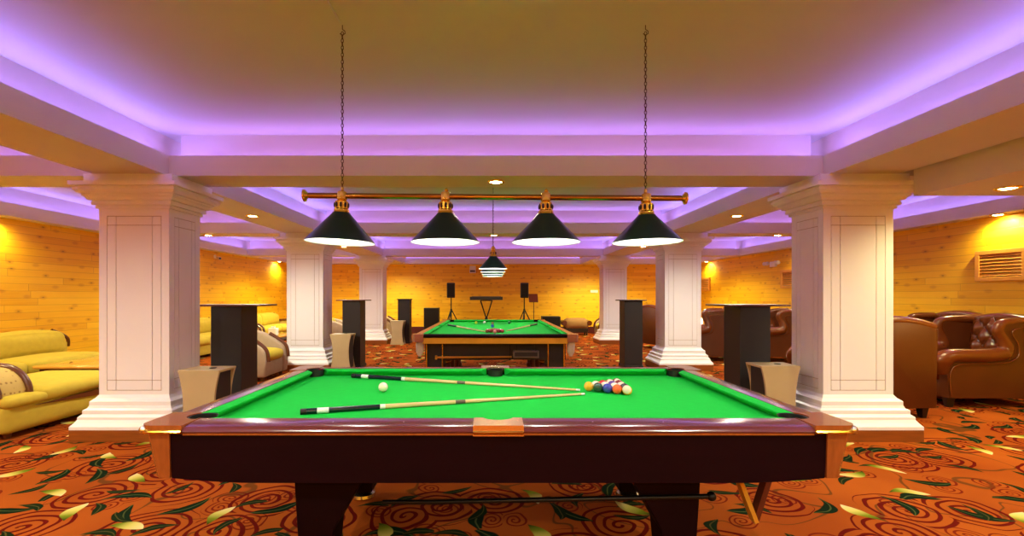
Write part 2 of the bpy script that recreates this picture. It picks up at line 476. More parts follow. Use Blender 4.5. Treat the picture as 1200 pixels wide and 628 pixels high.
# pillars
PB = [(.15, .106), (.15, .135), (.125, .165), (.11, .19), (.11, .212), (.085, .235), (.085, .27), (.06, .285), (.05, .31), (.05, .345), (.02, .37), (0, .40)]
PC = [(0, 2.15), (.02, 2.15), (.02, 2.172), (.012, 2.173), (.012, 2.18), (.042, 2.181), (.042, 2.212), (.034, 2.213), (.034, 2.222), (.062, 2.224), (.072, 2.245), (.098, 2.262), (.088, 2.263), (.088, 2.272), (.115, 2.28), (.135, 2.305), (.135, 2.325), (.122, 2.326), (.122, 2.338), (.158, 2.340), (.158, 2.378), (.08, 2.382), (.08, 2.459)]
def face_tiles(mb, half, axis, sgn, surf, t):
    """raised field tiles with narrow gaps on one pillar face"""
    g = .006; z0, z1 = .44, 2.08
    a0, a1 = -half+.075, half-.075
    us = [a0, a0+.085, a1-.085, a1] if half > .25 else [a0, a0+.06, a1-.06, a1]
    zs = [z0, z0+.095, z1-.085, z1]
    def put(u0, u1, w0, w1):
        lo, hi = sorted((sgn*(surf-t), sgn*surf))
        if axis == 'y': mb.box(u0, u1, lo, hi, w0, w1)
        else: mb.box(lo, hi, u0, u1, w0, w1)
    for i in range(3):
        for j in range(3):
            put(us[i]+g/2, us[i+1]-g/2, zs[j]+g/2, zs[j+1]-g/2)
    put(-half, half, .40, z0-g/2); put(-half, half, z1+g/2, 2.15)
    put(-half, a0-g/2, z0-g/2, z1+g/2); put(a1+g/2, half, z0-g/2, z1+g/2)
def make_pillar(label, loc):
    hx, hy = (PX1-PX0)/2, .23
    t = thing('pillar', label, 'pillar', loc, 0, 'white panelled pillars', 'structure')
    MB().frame4([(.15, 0), (.15, .106)], hx, hy).build('plinth', M['plinth'], t)
    MB().frame4(PB, hx, hy).build('base_moulding', M['pillar'], t)
    MB().box(-hx+.008, hx-.008, -hy+.008, hy-.008, .39, 2.16).build('core', M['groove'], t)
    mb = MB()
    for sg in (-1, 1):
        face_tiles(mb, hx, 'y', sg, hy, .008); face_tiles(mb, hy, 'x', sg, hx, .008)
    mb.build('shaft', M['pillar'], t)
    MB().frame4(PC, hx, hy).build('capital', M['pillar'], t)
    return t
PCX = (PX0+PX1)/2
pil = None
rowname = ('near', 'middle', 'far')
for i, (y0, y1) in enumerate(CROSS[2:]):
    for sx, sn in ((-1, 'left'), (1, 'right')):
        lab = {('near', 'left'): 'white panelled pillar, nearest on the left beside the mustard sofa',
               ('near', 'right'): 'white panelled pillar, nearest on the right beside the brown leather armchairs',
               ('middle', 'left'): 'white panelled pillar, second in the left row behind the pool table corner',
               ('middle', 'right'): 'white panelled pillar, second in the right row behind the pool table corner',
               ('far', 'left'): 'white panelled pillar, farthest in the left row',
               ('far', 'right'): 'white panelled pillar, farthest in the right row'}[(rowname[i], sn)]
        loc = (CX+sx*PCX, (y0+y1)/2, 0)
        if pil is None: pil = make_pillar(lab, loc)
        else: dup(pil, loc, label=lab)

# ---------------------------------------------------------------- downlights
def spot(loc, power, color, size=2.3, blend=.9, aim=(0, 0, -1)):
    d = bpy.data.lights.new('downlight_beam', 'SPOT'); d.energy = power; d.color = color
    d.spot_size = size; d.spot_blend = blend; d.shadow_soft_size = .035
    o = bpy.data.objects.new('downlight_beam', d); COL.objects.link(o); o.location = loc
    o.rotation_euler = Vector(aim).to_track_quat('-Z', 'Y').to_euler()
    return o
def make_downlight(label, loc):
    t = thing('downlight', label, 'ceiling light', loc, 0, 'recessed ceiling downlights')
    MB().lathe([(.060, -.004), (.063, -.012), (.082, -.012), (.086, -.006), (.086, 0), (.060, 0)], n=28, caps=False).build('trim_ring', M['brass'], t, True)
    MB().lathe([(0, -.014), (.04, -.012), (.062, -.004), (.062, 0), (0, 0)], n=24).build('lens', M['down_lens'], t, True)
    return t
WARM = (1, .88, .42)
DK = 1.3
NEU = (1, .98, .76)
dl = None
def downlight(x, y, label, power=45, z=ZB, size=2.85, aim=(0, 0, -1), color=WARM):
    global dl
    loc = (x, y, z)
    if dl is None: dl = make_downlight(label, loc)
    else: dup(dl, loc, label=label)
    spot((x, y, z-.03), power*DK, color, size, .7, aim)
downlight(CX, 4.60, 'bright round downlight in the first cross beam above the lamp bar', 30)
downlight(CX, 8.62, 'round downlight in the second cross beam above the small hanging lamp', 30)
BL = CX-PCX; BR = CX+PCX
downlight(BL, 6.55, 'round downlight in the left long beam, first behind the near pillar', 110, color=NEU)
downlight(BR, 6.55, 'round downlight in the right long beam, first behind the near pillar', 110, color=NEU)
downlight(BL, 10.6, 'round downlight in the left long beam past the second pillar', 110, color=NEU)
downlight(BR, 10.6, 'round downlight in the right long beam past the second pillar', 110, color=NEU)
downlight(BL, 14.9, 'round downlight in the left long beam next to the farthest pillar', 170)
downlight(BR, 14.9, 'round downlight in the right long beam next to the farthest pillar', 170)
downlight(CX-.03, 13.2, 'round downlight in the third cross beam beside the small hanging lamp', 80)
downlight(BL, -.9, 'added unseen downlight in the left long beam behind the viewer', 190, color=NEU)  # added lamp out of view, brightens the pillar fronts
downlight(BR, -.9, 'added unseen downlight in the right long beam behind the viewer', 190, color=NEU)  # its added twin, lights the right row from the front
downlight(CX, -2.3, 'added unseen downlight in the cross beam behind the viewer', 190, color=NEU)  # unseen lamp added for more frontal light
downlight(BL, 2.3, 'round downlight in the left long beam before the near pillar', 70, color=NEU)
downlight(BR, 2.3, 'round downlight in the right long beam before the near pillar', 70, color=NEU)
for y, nm in ((4.61, 'first'), (8.62, 'second'), (13.23, 'third')):
    for x, sn in ((-5.25, 'left'), (5.3, 'right')):
        downlight(x, y, 'round downlight in the %s cross beam over the %s aisle' % (nm, sn), 60 if y < 10 else 170)
for y, nm in ((2.4, 'nearest'), (6.45, 'second nearest'), (10.45, 'third'), (15.2, 'farthest')):
    downlight(L+.12, y, 'warm downlight close to the left plank wall, %s along it' % nm, 40 if y > 3 else 150)
    if y > 3: downlight(R-.12, y, 'warm downlight close to the right plank wall, %s along it' % nm, 40)
downlight(4.33, 3.9, 'warm downlight in the lowered ceiling box at right', 40, 2.236)
downlight(6.9, 2.9, 'warm downlight in the lowered ceiling box near the wall', 40, 2.236)
downlight(CX-1.5, .61, 'downlight in the cross beam overhead, left of the viewer', 60, color=NEU)
downlight(CX+1.5, .61, 'downlight in the cross beam overhead, right of the viewer', 60, color=NEU)

# ---------------------------------------------------------------- first pool table
TX, TY = .028, 2.70
HX, HY, RT = 1.464, .815, .80            # rail outer half sizes, rail top
PHX, PHY, BED = 1.285, .64, .752         # play area
CBX, CBY = PHX+.05, PHY+.05
pt = thing('pool_table', 'large pool table with green cloth and dark mahogany apron in the foreground', 'pool table', (TX, TY, 0))
MB().box(-CBX-.02, CBX+.02, -CBY-.02, CBY+.02, BED-.03, BED).build('playing_surface', M['cloth'], pt)
MB().box(-CBX-.04, CBX+.04, -CBY-.04, CBY+.04, .56, BED-.031).build('slate_bed', M['dark_mahogany'], pt)
def rail_prof(inner, outer, zt=RT):
    return [(inner, zt-.075), (inner, zt-.003), (inner+.003, zt), (outer-.085, zt), (outer-.06, zt-.001), (outer-.04, zt-.003), (outer-.024, zt-.006), (outer-.011, zt-.011), (outer-.003, zt-.018), (outer, zt-.024), (outer-.004, zt-.031), (outer-.06, zt-.033), (outer-.06, zt-.075)]
# long rails, split either side of the middle pocket plate
cut = 1.285
for sy in (-1, 1):
    for sx in (-1, 1):
        pr = [(sy*u, z) for u, z in rail_prof(CBY, HY)]
        a, b = sorted((sx*.1035, sx*cut))
        rl = MB().prism(pr, a, b, 'x').build('rail', M['mahogany'], pt, True, angle=30)
        for k in (.25, .5, .75):
            MB().lathe([(.0065, RT-.0025), (.0065, RT-.0008), (0, RT-.0006)], sx*(.1+k*(PHX-.1)), sy*(CBY+.055), 14).build('sight', M['cue_white'], rl)
        # brass line under the rail
        q = sorted((sy*(HY-.006), sy*(HY-.02)))
        MB().box(a, b, q[0], q[1], RT-.040, RT-.031).build('rail_trim', M['corner_wood'], rl)
for sx in (-1, 1):
    pr = [(sx*u, z) for u, z in rail_prof(CBX, HX)]
    rl = MB().prism(pr, -.60, .60, 'y').build('rail', M['mahogany_y'], pt, True, angle=30)
    for y in (-.36, 0, .36):
        MB().lathe([(.0065, RT-.0025), (.0065, RT-.0008), (0, RT-.0006)], sx*(CBX+.055), y, 14).build('sight', M['cue_white'], rl)
# cushions: cloth covered rubber with a sloping nose
def cprof(back, nose):
    return [(back, BED), (back, RT-.002), (back-.015*(1 if back > 0 else -1), RT-.002), (nose, RT-.008), (nose, RT-.016), (nose+(back-nose)*.75, BED)]
def cushion_long(sy, x0, x1):
    b = bmesh.new()
    pr = cprof(sy*CBY, sy*PHY)
    # mitred ends: nose is shorter than the back
    A = [b.verts.new((x0+.045*abs(u-sy*CBY)/.05, u, z)) for u, z in pr]
    B = [b.verts.new((x1-.045*abs(u-sy*CBY)/.05, u, z)) for u, z in pr]
    b.faces.new(A); b.faces.new(B[::-1]); n = len(pr)
    for i in range(n): b.faces.new((A[i], B[i], B[(i+1) % n], A[(i+1) % n]))
    bmesh.ops.recalc_face_normals(b, faces=b.faces[:])
    return MB().merge(b)
for sy in (-1, 1):
    for x0, x1 in ((-PHX+.035, -.065), (.065, PHX-.035)):
        cushion_long(sy, x0, x1).build('cushion', M['cloth'], pt)
for sx in (-1, 1):
    mb = cushion_long(sx, -PHY+.035, PHY-.035)
    # turn a long cushion into an end one
    for v in mb.bm.verts:
        x, y = v.co.x, v.co.y
        v.co.x = y+sx*(CBX-CBY); v.co.y = x
    bmesh.ops.recalc_face_normals(mb.bm, faces=mb.bm.faces[:])
    mb.build('cushion', M['cloth'], pt)
# corner castings with a scooped pocket mouth
PR = .062
def corner_outline(sx, sy):
    pcx, pcy = PHX+.012, PHY+.012
    pts = [(cut, CBY), (cut, HY)]
    rr = .05
    for k in range(7):
        a = PI/2*(1-k/6)
        pts.append((HX-rr+rr*math.cos(a), HY-rr+rr*math.sin(a)))
    pts += [(HX, .60), (CBX, .60)]
    # scoop from the end rail round to the long rail
    a0 = math.atan2(.60-pcy, CBX-pcx); a1 = math.atan2(CBY-pcy, cut-pcx)
    for k in range(1, 12):
        a = a0+(a1-a0)*k/12
        pts.append((pcx+PR*math.cos(a), pcy+PR*math.sin(a)))
    return [(sx*x, sy*y) for x, y in pts]
for sx in (-1, 1):
    for sy in (-1, 1):
        c = MB().prism(corner_outline(sx, sy), RT-.032, RT+.002, 'z').build('corner_casting', M['corner_wood'], pt)
        px, py = sx*(PHX+.012), sy*(PHY+.012)
        MB().lathe([(PR-.002, RT-.002), (PR-.008, RT-.004), (PR-.008, RT-.11), (.03, RT-.13), (0, RT-.13), (0, RT-.14), (PR-.003, RT-.12)], px, py, 24, caps=False).build('pocket', M['pocket'], pt, True)
        MB().tube([(sx*cut, sy*(HY+.001), RT-.024), (sx*(HX-.05), sy*(HY+.001), RT-.024)]+[(sx*(HX-.05+.051*math.sin(a)), sy*(HY-.05+.051*math.cos(a)), RT-.024) for a in (.3, .6, .9, 1.2, PI/2)]+[(sx*(HX+.001), sy*.60, RT-.024)], .0085, 8).build('edge_band', M['brass'], c, True)
        MB().sphere((sx*(HX-.016), sy*(HY-.016), RT-.020), .019, 16, 10, (1, 1, 1)).build('corner_cap', M['chrome'], c, True)
        # leg-like corner post of the apron, tapering to the bottom
        b = bmesh.new()
        def q(z, o0, wx, wy): return [b.verts.new((sx*(x), sy*(y), z)) for x, y in ((HX-o0-wx, HY-o0), (HX-o0-.03, HY-o0), (HX-o0, HY-o0-.03), (HX-o0, HY-o0-wy), (HX-o0-wx, HY-o0-wy))]
        A = q(.575, .034, .075, .085); B = q(RT-.032, .010, .112, .11)
        b.faces.new(A); b.faces.new(B[::-1])
        for i in range(5): b.faces.new((A[i], B[i], B[(i+1) % 5], A[(i+1) % 5]))
        bmesh.ops.recalc_face_normals(b, faces=b.faces[:])
        MB().merge(b).build('corner_post', M['corner_wood'], pt)
# middle pocket plates
for sy in (-1, 1):
    pts = [(-.103, HY), (.103, HY), (.103, CBY), (.066, CBY)]
    pts += [(.066*math.cos(a), CBY-.012+.052*math.sin(a)) for a in [PI*k/12 for k in range(1, 12)]]
    pts += [(-.066, CBY), (-.103, CBY)]
    pts = [(x, sy*y) for x, y in pts]
    pl = MB().prism(pts, RT-.042, RT+.002, 'z').build('pocket_plate', M['copper'], pt)
    MB().box(-.103, .103, *sorted((sy*(HY-.004), sy*(HY+.006))), RT-.036, RT-.020, .004).build('edge_band', M['dark_brass'], pl)
    rt = RT if sy > 0 else BED+.012
    MB().lathe([(.058, rt-.004), (.053, rt-.006), (.053, rt-.11), (.03, rt-.13), (0, rt-.13), (0, rt-.14), (.058, rt-.12)], 0, sy*(PHY+.03), 24, caps=False).build('pocket', M['pocket'], pt, True)
# apron boards, leaning inward to the foot
def apron_long(sy):
    b = bmesh.new(); n = 28; fr = []; bk = []
    for i in range(n+1):
        x = -1.352+2.704*i/n
        e = max(0, (abs(x)-1.02)/.35); zb = .552+.022*e**1.6
        row = []
        for (z, y) in ((RT-.034, HY-.018), (zb, HY-.042), (zb, HY-.082), (RT-.034, HY-.058)):
            lx = x
            row.append(b.verts.new((lx, sy*y, z)))
        fr.append(row)
    for A, B in zip(fr, fr[1:]):
        for k in range(4): b.faces.new((A[k], A[(k+1) % 4], B[(k+1) % 4], B[k]))
    b.faces.new(fr[0]); b.faces.new(fr[-1][::-1])
    bmesh.ops.recalc_face_normals(b, faces=b.faces[:])
    return MB().merge(b)
for sy in (-1, 1): apron_long(sy).build('apron', M['dark_mahogany'], pt)
for sx in (-1, 1):
    MB().prism([(sx*(HX-.018), RT-.034), (sx*(HX-.042), .57), (sx*(HX-.082), .57), (sx*(HX-.058), RT-.034)], -.69, .69, 'y').build('apron', M['dark_mahogany'], pt)
# legs: splayed pedestal feet with a metal foot
for sx in (-1, 1):
    for sy in (-1, 1):
        b = bmesh.new()
        def rg(z, xo, xi, yo, yi): return [b.verts.new((sx*x, sy*y, z)) for x, y in ((xo, yo), (xo, yi), (xi, yi), (xi, yo))]
        yo = .46
        prof = [(.06, .955, .80, yo, yo-.16), (.20, .965, .79, yo, yo-.17), (.36, .975, .70, yo, yo-.19), (.47, .98, .62, yo, yo-.2), (.585, .98, .60, yo, yo-.2)]
        rs = [rg(*p) for p in prof]
        b.faces.new(rs[0]); b.faces.new(rs[-1][::-1])
        for A, B in zip(rs, rs[1:]):
            for k in range(4): b.faces.new((A[k], B[k], B[(k+1) % 4], A[(k+1) % 4]))
        bmesh.ops.recalc_face_normals(b, faces=b.faces[:])
        bmesh.ops.bevel(b, geom=b.edges[:], offset=.006, segments=2, profile=.5, affect='EDGES')
        lg = MB().merge(b).build('leg', M['dark_mahogany'], pt)
        MB().lathe([(.075, 0), (.082, .012), (.078, .03), (.05, .05), (.035, .066), (0, .066)], sx*.877, sy*(yo-.08), 20).build('foot', M['chrome'], lg, True)
# arched cross panels between the legs of each long side
for sy in (-1, 1):
    n = 24; pts = [(-.66, .585), (.66, .585)]
    for i in range(n+1):
        x = .66-1.32*i/n
        pts.append((x, .395+.125*(1-(x/.66)**2)**.9))
    y0, y1 = sorted((sy*.30, sy*.34))
    MB().prism(pts, y0, y1, 'y').build('arched_stretcher', M['dark_mahogany'], pt)

# cue bridge rod and wooden triangle stowed under the table
rod = thing('rest_stick', 'black rod stowed across the legs under the foreground pool table', 'cue rest', (0, 0, 0))
MB().tube([(-.55, 2.352, .285), (-.3, 2.325, .297), (1.02, 2.18, .388)], [.011, .012, .012], 10).build('shaft', M['black_metal'], rod, True)
MB().sphere((1.03, 2.179, .389), .022, 14, 8).build('tip_cap', M['black_metal'], rod, True)
tri = thing('ball_triangle', 'wooden ball triangle hung point down under the right end of the pool table', 'ball rack', (1.23, 2.30, 0))
def bar(a, b, w, d, name, mat):
    a, b = Vector(a), Vector(b); t = (b-a).normalized(); n = Vector((0, 1, 0)); u = t.cross(n)
    m = bmesh.new(); vs_ = []
    for p in (a, b):
        vs_.append([m.verts.new(p+u*sx*w/2+n*sy*d/2) for sx, sy in ((-1, -1), (1, -1), (1, 1), (-1, 1))])
    m.faces.new(vs_[0]); m.faces.new(vs_[1][::-1])
    for k in range(4): m.faces.new((vs_[0][k], vs_[1][k], vs_[1][(k+1) % 4], vs_[0][(k+1) % 4]))
    bmesh.ops.recalc_face_normals(m, faces=m.faces[:])
    MB().merge(m).build(name, mat, tri)
bar((.07, 0, .215), (-.055, 0, .54), .020, .05, 'side_bar', M['golden_wood'])
bar((.085, .03, .215), (.19, .03, .54), .026, .05, 'side_bar', M['brown_wood'])
bar((-.07, .015, .548), (.20, .015, .548), .018, .05, 'side_bar', M['brown_wood'])
MB().box(.165, .20, -.02, .0, .47, .55, .006).build('hook', M['brass'], tri)

# ---------------------------------------------------------------- balls and cues
def ball_mat(name, col, stripe):
    g = NG(name)
    if stripe:
        z = g.sep(g.coord())[2]
        k = g.math('LESS_THAN', g.math('ABSOLUTE', z), .0145)
        c = g.mix(k, rgb(240, 232, 205), col)
    else:
        nn = g.noise(g.coord(), 3)[0]
        c = g.mix(g.math('MULTIPLY', nn, .05), col, rgb(255, 255, 255))
    return g.set(c, .08, 0, .5, .6)
BC = {1: rgb(246, 176, 16), 2: rgb(16, 40, 170), 3: rgb(206, 26, 20), 4: rgb(76, 30, 140), 5: rgb(244, 96, 14), 6: rgb(6, 62, 44), 7: rgb(120, 20, 26), 8: rgb(10, 10, 14)}
bm_ = MB().sphere((0, 0, 0), .0286, 28, 18).bm
ball_me = bpy.data.meshes.new('ball'); bm_.to_mesh(ball_me); bm_.free()
ball_me.polygons.foreach_set('use_smooth', [True]*len(ball_me.polygons))
def ball(name, mat, loc, label, r=.0286, rot=(0, 0, 0), group=None):
    me = ball_me.copy(); me.materials.append(mat)
    if r != .0286: me.transform(Matrix.Scale(r/.0286, 4))
    o = bpy.data.objects.new(name, me); COL.objects.link(o); o.location = loc; o.rotation_euler = rot
    return tag(o, label, 'ball', group)
ball('cue_ball', ball_mat('ivory_ball', rgb(244, 238, 214), False), (-.65, 2.79, BED+.0287), 'white cue ball alone on the left of the near green cloth')
rack = [[1], [6, 13], [2, 10, 3], [5, 12, 4, 11], [9, 8, 14, 7, 15]]
cn = {1: 'yellow', 2: 'blue', 3: 'red', 4: 'purple', 5: 'orange', 6: 'dark green', 7: 'maroon', 8: 'black'}
where = {1: 'at the left point of the racked triangle', 6: 'second along the front edge of the rack', 13: 'behind the dark green ball at the rack point',
         2: 'third along the front edge of the rack', 10: 'in the middle of the third row of the rack', 3: 'at the back edge of the rack, third row',
         5: 'fourth along the front edge of the rack', 12: 'just behind the orange ball in the rack', 4: 'inside the fourth row of the rack near the back',
         11: 'at the back edge of the rack, fourth row', 9: 'at the front right corner of the rack', 8: 'next behind the yellow striped corner ball',
         14: 'in the middle of the last row of the rack', 7: 'second from the back in the last row of the rack', 15: 'at the far right corner of the rack'}
rotr = random.Random(3)
for r, row in enumerate(rack):
    for k, nmb in enumerate(row):
        base = nmb if nmb <= 8 else nmb-8
        st = nmb > 8
        x = .588+r*.0496; y = 2.813+(k-r/2)*.0573
        ball('pool_ball', ball_mat('%s_ball_resin' % cn[base].replace(' ', '_'), BC[base], st), (x, y, BED+.0287),
             '%s %sball %s' % (cn[base], 'and white striped ' if st else '', where[nmb]), rot=(rotr.uniform(.4, 1.3), rotr.uniform(-.8, .8), 0), group='racked pool balls')
def cue(label, butt, tip, group, scale=1.0, bed=BED):
    butt, tip = Vector(butt), Vector(tip)
    v = tip-butt; Ln = v.length; ang = math.atan2(v.y, v.x)
    rb, rt = .0145*scale, .0062*scale
    zb, zt = bed+rb+.0006, bed+rt+.0006
    t = thing('cue_stick', label, 'cue', (butt.x, butt.y, 0), ang, group)
    def P(f): return (Ln*f, 0, zb+(zt-zb)*f)
    def rr(f): return rb+(rt-rb)*f
    segs = [('bumper', 0, .02, 'pocket'), ('butt_sleeve', .02, .05, 'cue_dark'), ('inlay_band', .05, .085, 'cue_white'), ('butt_wrap', .085, .245, 'cue_dark'),
            ('ring', .245, .262, 'cue_white'), ('forearm', .262, .50, 'cue_shaft'), ('joint_collar', .50, .535, 'grey_panel'), ('shaft', .535, .985, 'cue_shaft'), ('tip', .985, 1.0, 'cue_white')]
    if scale != 1.0: segs = [('butt_wrap', 0, .28, 'cue_dark'), ('shaft', .28, 1.0, 'cue_shaft')]
    for nm, a, b, mt in segs:
        MB().tube([P(a), P(b)], [rr(a), rr(b)], 14).build(nm, M[mt], t, True)
    return t
cue('upper pool cue with black butt near the back cushion of the near table', (-.98, 3.27, 0), (.535, 2.81, 0), 'crossed cues on the near table')
cue('lower pool cue with dark butt near the front rail of the near table', (-.925, 2.25, 0), (.54, 2.70, 0), 'crossed cues on the near table')

# ---------------------------------------------------------------- hanging lamps
def link_mb(c, ang, rx=.007, rz=.0125, wire=.0022):
    pts = [(c[0]+math.cos(ang)*rx*math.cos(a), c[1]+math.sin(ang)*rx*math.cos(a), c[2]+rz*math.sin(a)) for a in [2*PI*k/10 for k in range(10)]]
    return pts, wire
def chain(mb, x, y, z0, z1):
    n = int((z1-z0)/.0205)
    for i in range(n+1):
        z = z0+(z1-z0)*i/n
        pts, w = link_mb((x, y, z), 0 if i % 2 else PI/2)
        mb.tube(pts, w, 5, True)
def shade_parts(t, x, y, zbar, zrim, rr=.198, tilt=(0, 0), bulbmat='bulb'):
    """brass neck, cone, bulb under the bar"""
    mt = Matrix.Translation((x, y, zbar)) @ Euler((tilt[0], tilt[1], 0)).to_matrix().to_4x4()
    h = zrim-zbar; zt = -.10
    nk = MB().lathe([(.014, .03), (.026, .022), (.030, .0), (.030, -.02), (.022, -.025), (.038, -.035), (.038, -.075), (.044, -.082), (.044, -.092), (.05, zt)], n=24, mat=mt).build('brass_neck', M['brass'], t, True)
    sl = MB()
    for k in range(9):
        a = 2*PI*k/9
        sl.sphere((.0375*math.cos(a), .0375*math.sin(a), -.056), .0075, 8, 6, (1, 1, 2.2))
    sl.xform(mt).build('neck_slots', M['dark_wood'], nk, True)
    outer = [(.05, zt), (.052, zt-.004), (rr-.002, h+.004), (rr, h)]
    sh = MB().lathe(outer, n=48, mat=mt, caps=False).build('lamp_shade', M['shade_out'], t, True)
    MB().lathe([(rr-.0005, h), (rr-.006, h+.004), (.052, zt-.008), (0, zt-.008)], n=48, mat=mt, caps=False).build('shade_lining', M['shade_in'], sh, True)
    MB().lathe([(0, zt-.018), (.012, zt-.02), (.016, zt-.04), (.03, zt-.075), (.030, zt-.09), (.02, zt-.112), (0, zt-.118)], n=18, mat=mt).build('bulb', M[bulbmat], t, True)
def disc_finial(x, y, z, sx):
    return MB().lathe([(0, 0), (.022, 0), (.036, .006), (.036, .014), (.022, .02), (.016, .03), (.012, .034), (.012, .05)], n=24, mat=Matrix.Translation((x, y, z)) @ Euler((0, -sx*PI/2, 0)).to_matrix().to_4x4())
LY = 2.70
lamp = thing('billiard_lamp', 'brass bar lamp with four dark cone shades hung over the near pool table', 'hanging lamp', (0, 0, 0))
bx0, bx1, bz0, bz1 = -1.06, 1.10, 1.910, 1.894
def bz(x): return bz0+(bz1-bz0)*(x-bx0)/(bx1-bx0)
MB().tube([(bx0, LY, bz0), (bx1, LY, bz1)], .0165, 16).build('bar', M['dark_brass'], lamp, True)
disc_finial(bx0-.035, LY, bz0, -1).build('finial', M['brass'], lamp, True)
disc_finial(bx1+.035, LY, bz1, 1).build('finial', M['brass'], lamp, True)
for x, tl in ((-.868, .035), (-.268, .0), (.315, .0), (.898, -.012)):
    shade_parts(lamp, x, LY, bz(x), 1.638, tilt=(0, tl))
for x in (-.262, .317):
    MB().lathe([(.012, .012), (.014, .02), (.008, .028), (.013, .036), (.008, .046), (0, .052)], n=14, mat=Matrix.Translation((x, LY, bz(x)))).build('knob', M['brass'], lamp, True)
for x in (-.866, .894):
    MB().lathe([(.022, .010), (.022, .02), (.01, .03), (.008, .05), (0, .054)], n=14, mat=Matrix.Translation((x, LY, bz(x)))).build('hanger', M['brass'], lamp, True)
    mb = MB(); chain(mb, x, LY, bz(x)+.058, ZC-.05); mb.build('chain', M['chain'], lamp, True)
    MB().tube([(x, LY, ZC-.001), (x, LY, ZC-.025), (x+.014, LY, ZC-.035), (x+.016, LY, ZC-.05), (x, LY, ZC-.058), (x-.014, LY, ZC-.05)], .0026, 6).build('ceiling_hook', M['chain'], lamp, True)
cd = tag(MB().box(-.893, -.866, .86, 2.66, ZC-.016, ZC, .003).build('cable_cover', M['ceiling']), 'thin cable cover on the ceiling ending at the left lamp chain', 'cable cover')

# snooker table lamp, seen end on
lamp2 = thing('billiard_lamp', 'small distant bar lamp with dark cone shades hung over the far table', 'hanging lamp', (0, 0, 0))
l2x = .022
MB().tube([(l2x, 5.95, 1.955), (l2x, 8.85, 1.955)], .015, 12).build('bar', M['dark_brass'], lamp2, True)
for y in (6.2, 7.0, 7.8, 8.6):
    shade_parts(lamp2, l2x, y, 1.955, 1.69, .19, bulbmat='bulb_far')
for y in (6.2, 8.25):
    mb = MB(); chain(mb, l2x, y, 1.98, ZC-.02); mb.build('chain', M['chain'], lamp2, True)

# ---------------------------------------------------------------- snooker table
SX, SY0, SY1 = .047, 5.62, 9.25
sw, sl, sc = 1.0, (SY1-SY0)/2, (SY0+SY1)/2
RZ, SB = .862, .820
st = thing('snooker_table', 'long snooker table with bright green cloth standing behind the pool table', 'snooker table', (SX, sc, 0))
ib = .13
MB().box(-sw+ib-.03, sw-ib+.03, -sl+ib-.03, sl-ib+.03, SB-.03, SB).build('playing_surface', M['cloth'], st)
for sx in (-1, 1):
    for a, b in ((-sl+.2, -.09), (.09, sl-.2)):
        MB().prism([(sx*(sw-ib+.03), SB), (sx*(sw-ib+.03), RZ), (sx*(sw-ib-.02), RZ-.008), (sx*(sw-ib-.02), RZ-.02), (sx*(sw-ib+.01), SB)], a, b, 'y').build('cushion', M['cloth'], st)
    MB().prism([(sx*(sw-ib+.03), SB-.05), (sx*(sw-ib+.03), RZ), (sx*(sw-.02), RZ), (sx*sw, RZ-.02), (sx*(sw-.01), SB-.05)], -sl+.1, sl-.1, 'y').build('rail', M['maple'], st)
    MB().box(*sorted((sx*(sw-.02), sx*(sw-.06))), -sl+.08, sl-.08, .725, SB-.04).build('apron', M['golden_wood'], st)
for sy in (-1, 1):
    MB().prism([(sy*(sl-ib+.03), SB), (sy*(sl-ib+.03), RZ), (sy*(sl-ib-.02), RZ-.008), (sy*(sl-ib-.02), RZ-.02), (sy*(sl-ib+.01), SB)], -sw+.22, sw-.22, 'x').build('cushion', M['cloth'], st)
    MB().prism([(sy*(sl-ib+.03), SB-.05), (sy*(sl-ib+.03), RZ), (sy*(sl-.02), RZ), (sy*sl, RZ-.02), (sy*(sl-.01), SB+.008)], -sw+.1, sw-.1, 'x').build('rail', M['dark_mahogany'], st)
    MB().box(-sw+.12, sw-.12, *sorted((sy*(sl-.02), sy*(sl-.06))), .748, SB+.002, .004).build('apron', M['golden_wood'], st)
    for sx in (-1, 1):
        px, py = sx*(sw-ib+.02), sy*(sl-ib+.02)
        cc = MB().prism([(sx*(sw-.0), sy*(sl-.13)), (sx*(sw+.012), sy*(sl-.05)), (sx*(sw-.02), sy*(sl+.005)), (sx*(sw-.13), sy*sl), (sx*(sw-.13), sy*(sl-.07)), (sx*(sw-.085), sy*(sl-.055)), (sx*(sw-.06), sy*(sl-.085)), (sx*(sw-.07), sy*(sl-.13))], RZ-.09, RZ+.003, 'z').build('corner_block', M['maple'], st)
        MB().lathe([(.05, RZ-.004), (.046, RZ-.05), (.05, RZ-.14), (.045, RZ-.22), (.02, RZ-.27), (0, RZ-.275), (0, RZ-.27), (.04, RZ-.21), (.044, RZ-.1), (.044, RZ-.004)], sx*(sw-.075), sy*(sl-.085), 16, caps=False).build('pocket_net', M['net'], st, True)
MB().box(-.88, .88, -sl+.20, sl-.20, .53, .745).build('frame', M['black'], st)
for sx in (-1, 1):
    MB().box(*sorted((sx*.66, sx*.86)), -sl+.22, sl-.2, .43, .53, .004).build('side_cabinet', M['black'], st)
    for k in (.66, .86):
        MB().box(*sorted((sx*(k-.006), sx*(k+.008))), -sl+.196, -sl+.212, .44, .73).build('edge_strip', M['brass'], st)
    for y in (-sl+.65, -.55, .55, sl-.65):
        lg = MB().lathe([(.075, .53), (.075, .46), (.05, .44), (.062, .41), (.07, .34), (.06, .2), (.045, .12), (.065, .09), (.065, .06), (.05, 0)], sx*.66, y, 18).build('leg', M['brown_wood'], st, True)
        MB().lathe([(.05, 0), (.06, .01), (.055, .05), (0, .05)], sx*.66, y, 16).build('foot', M['brass'], lg, True)
        MB().lathe([(.064, .438), (.068, .446), (.068, .456), (.064, .462)], sx*.66, y, 18, caps=False).build('collar', M['brass'], lg, True)
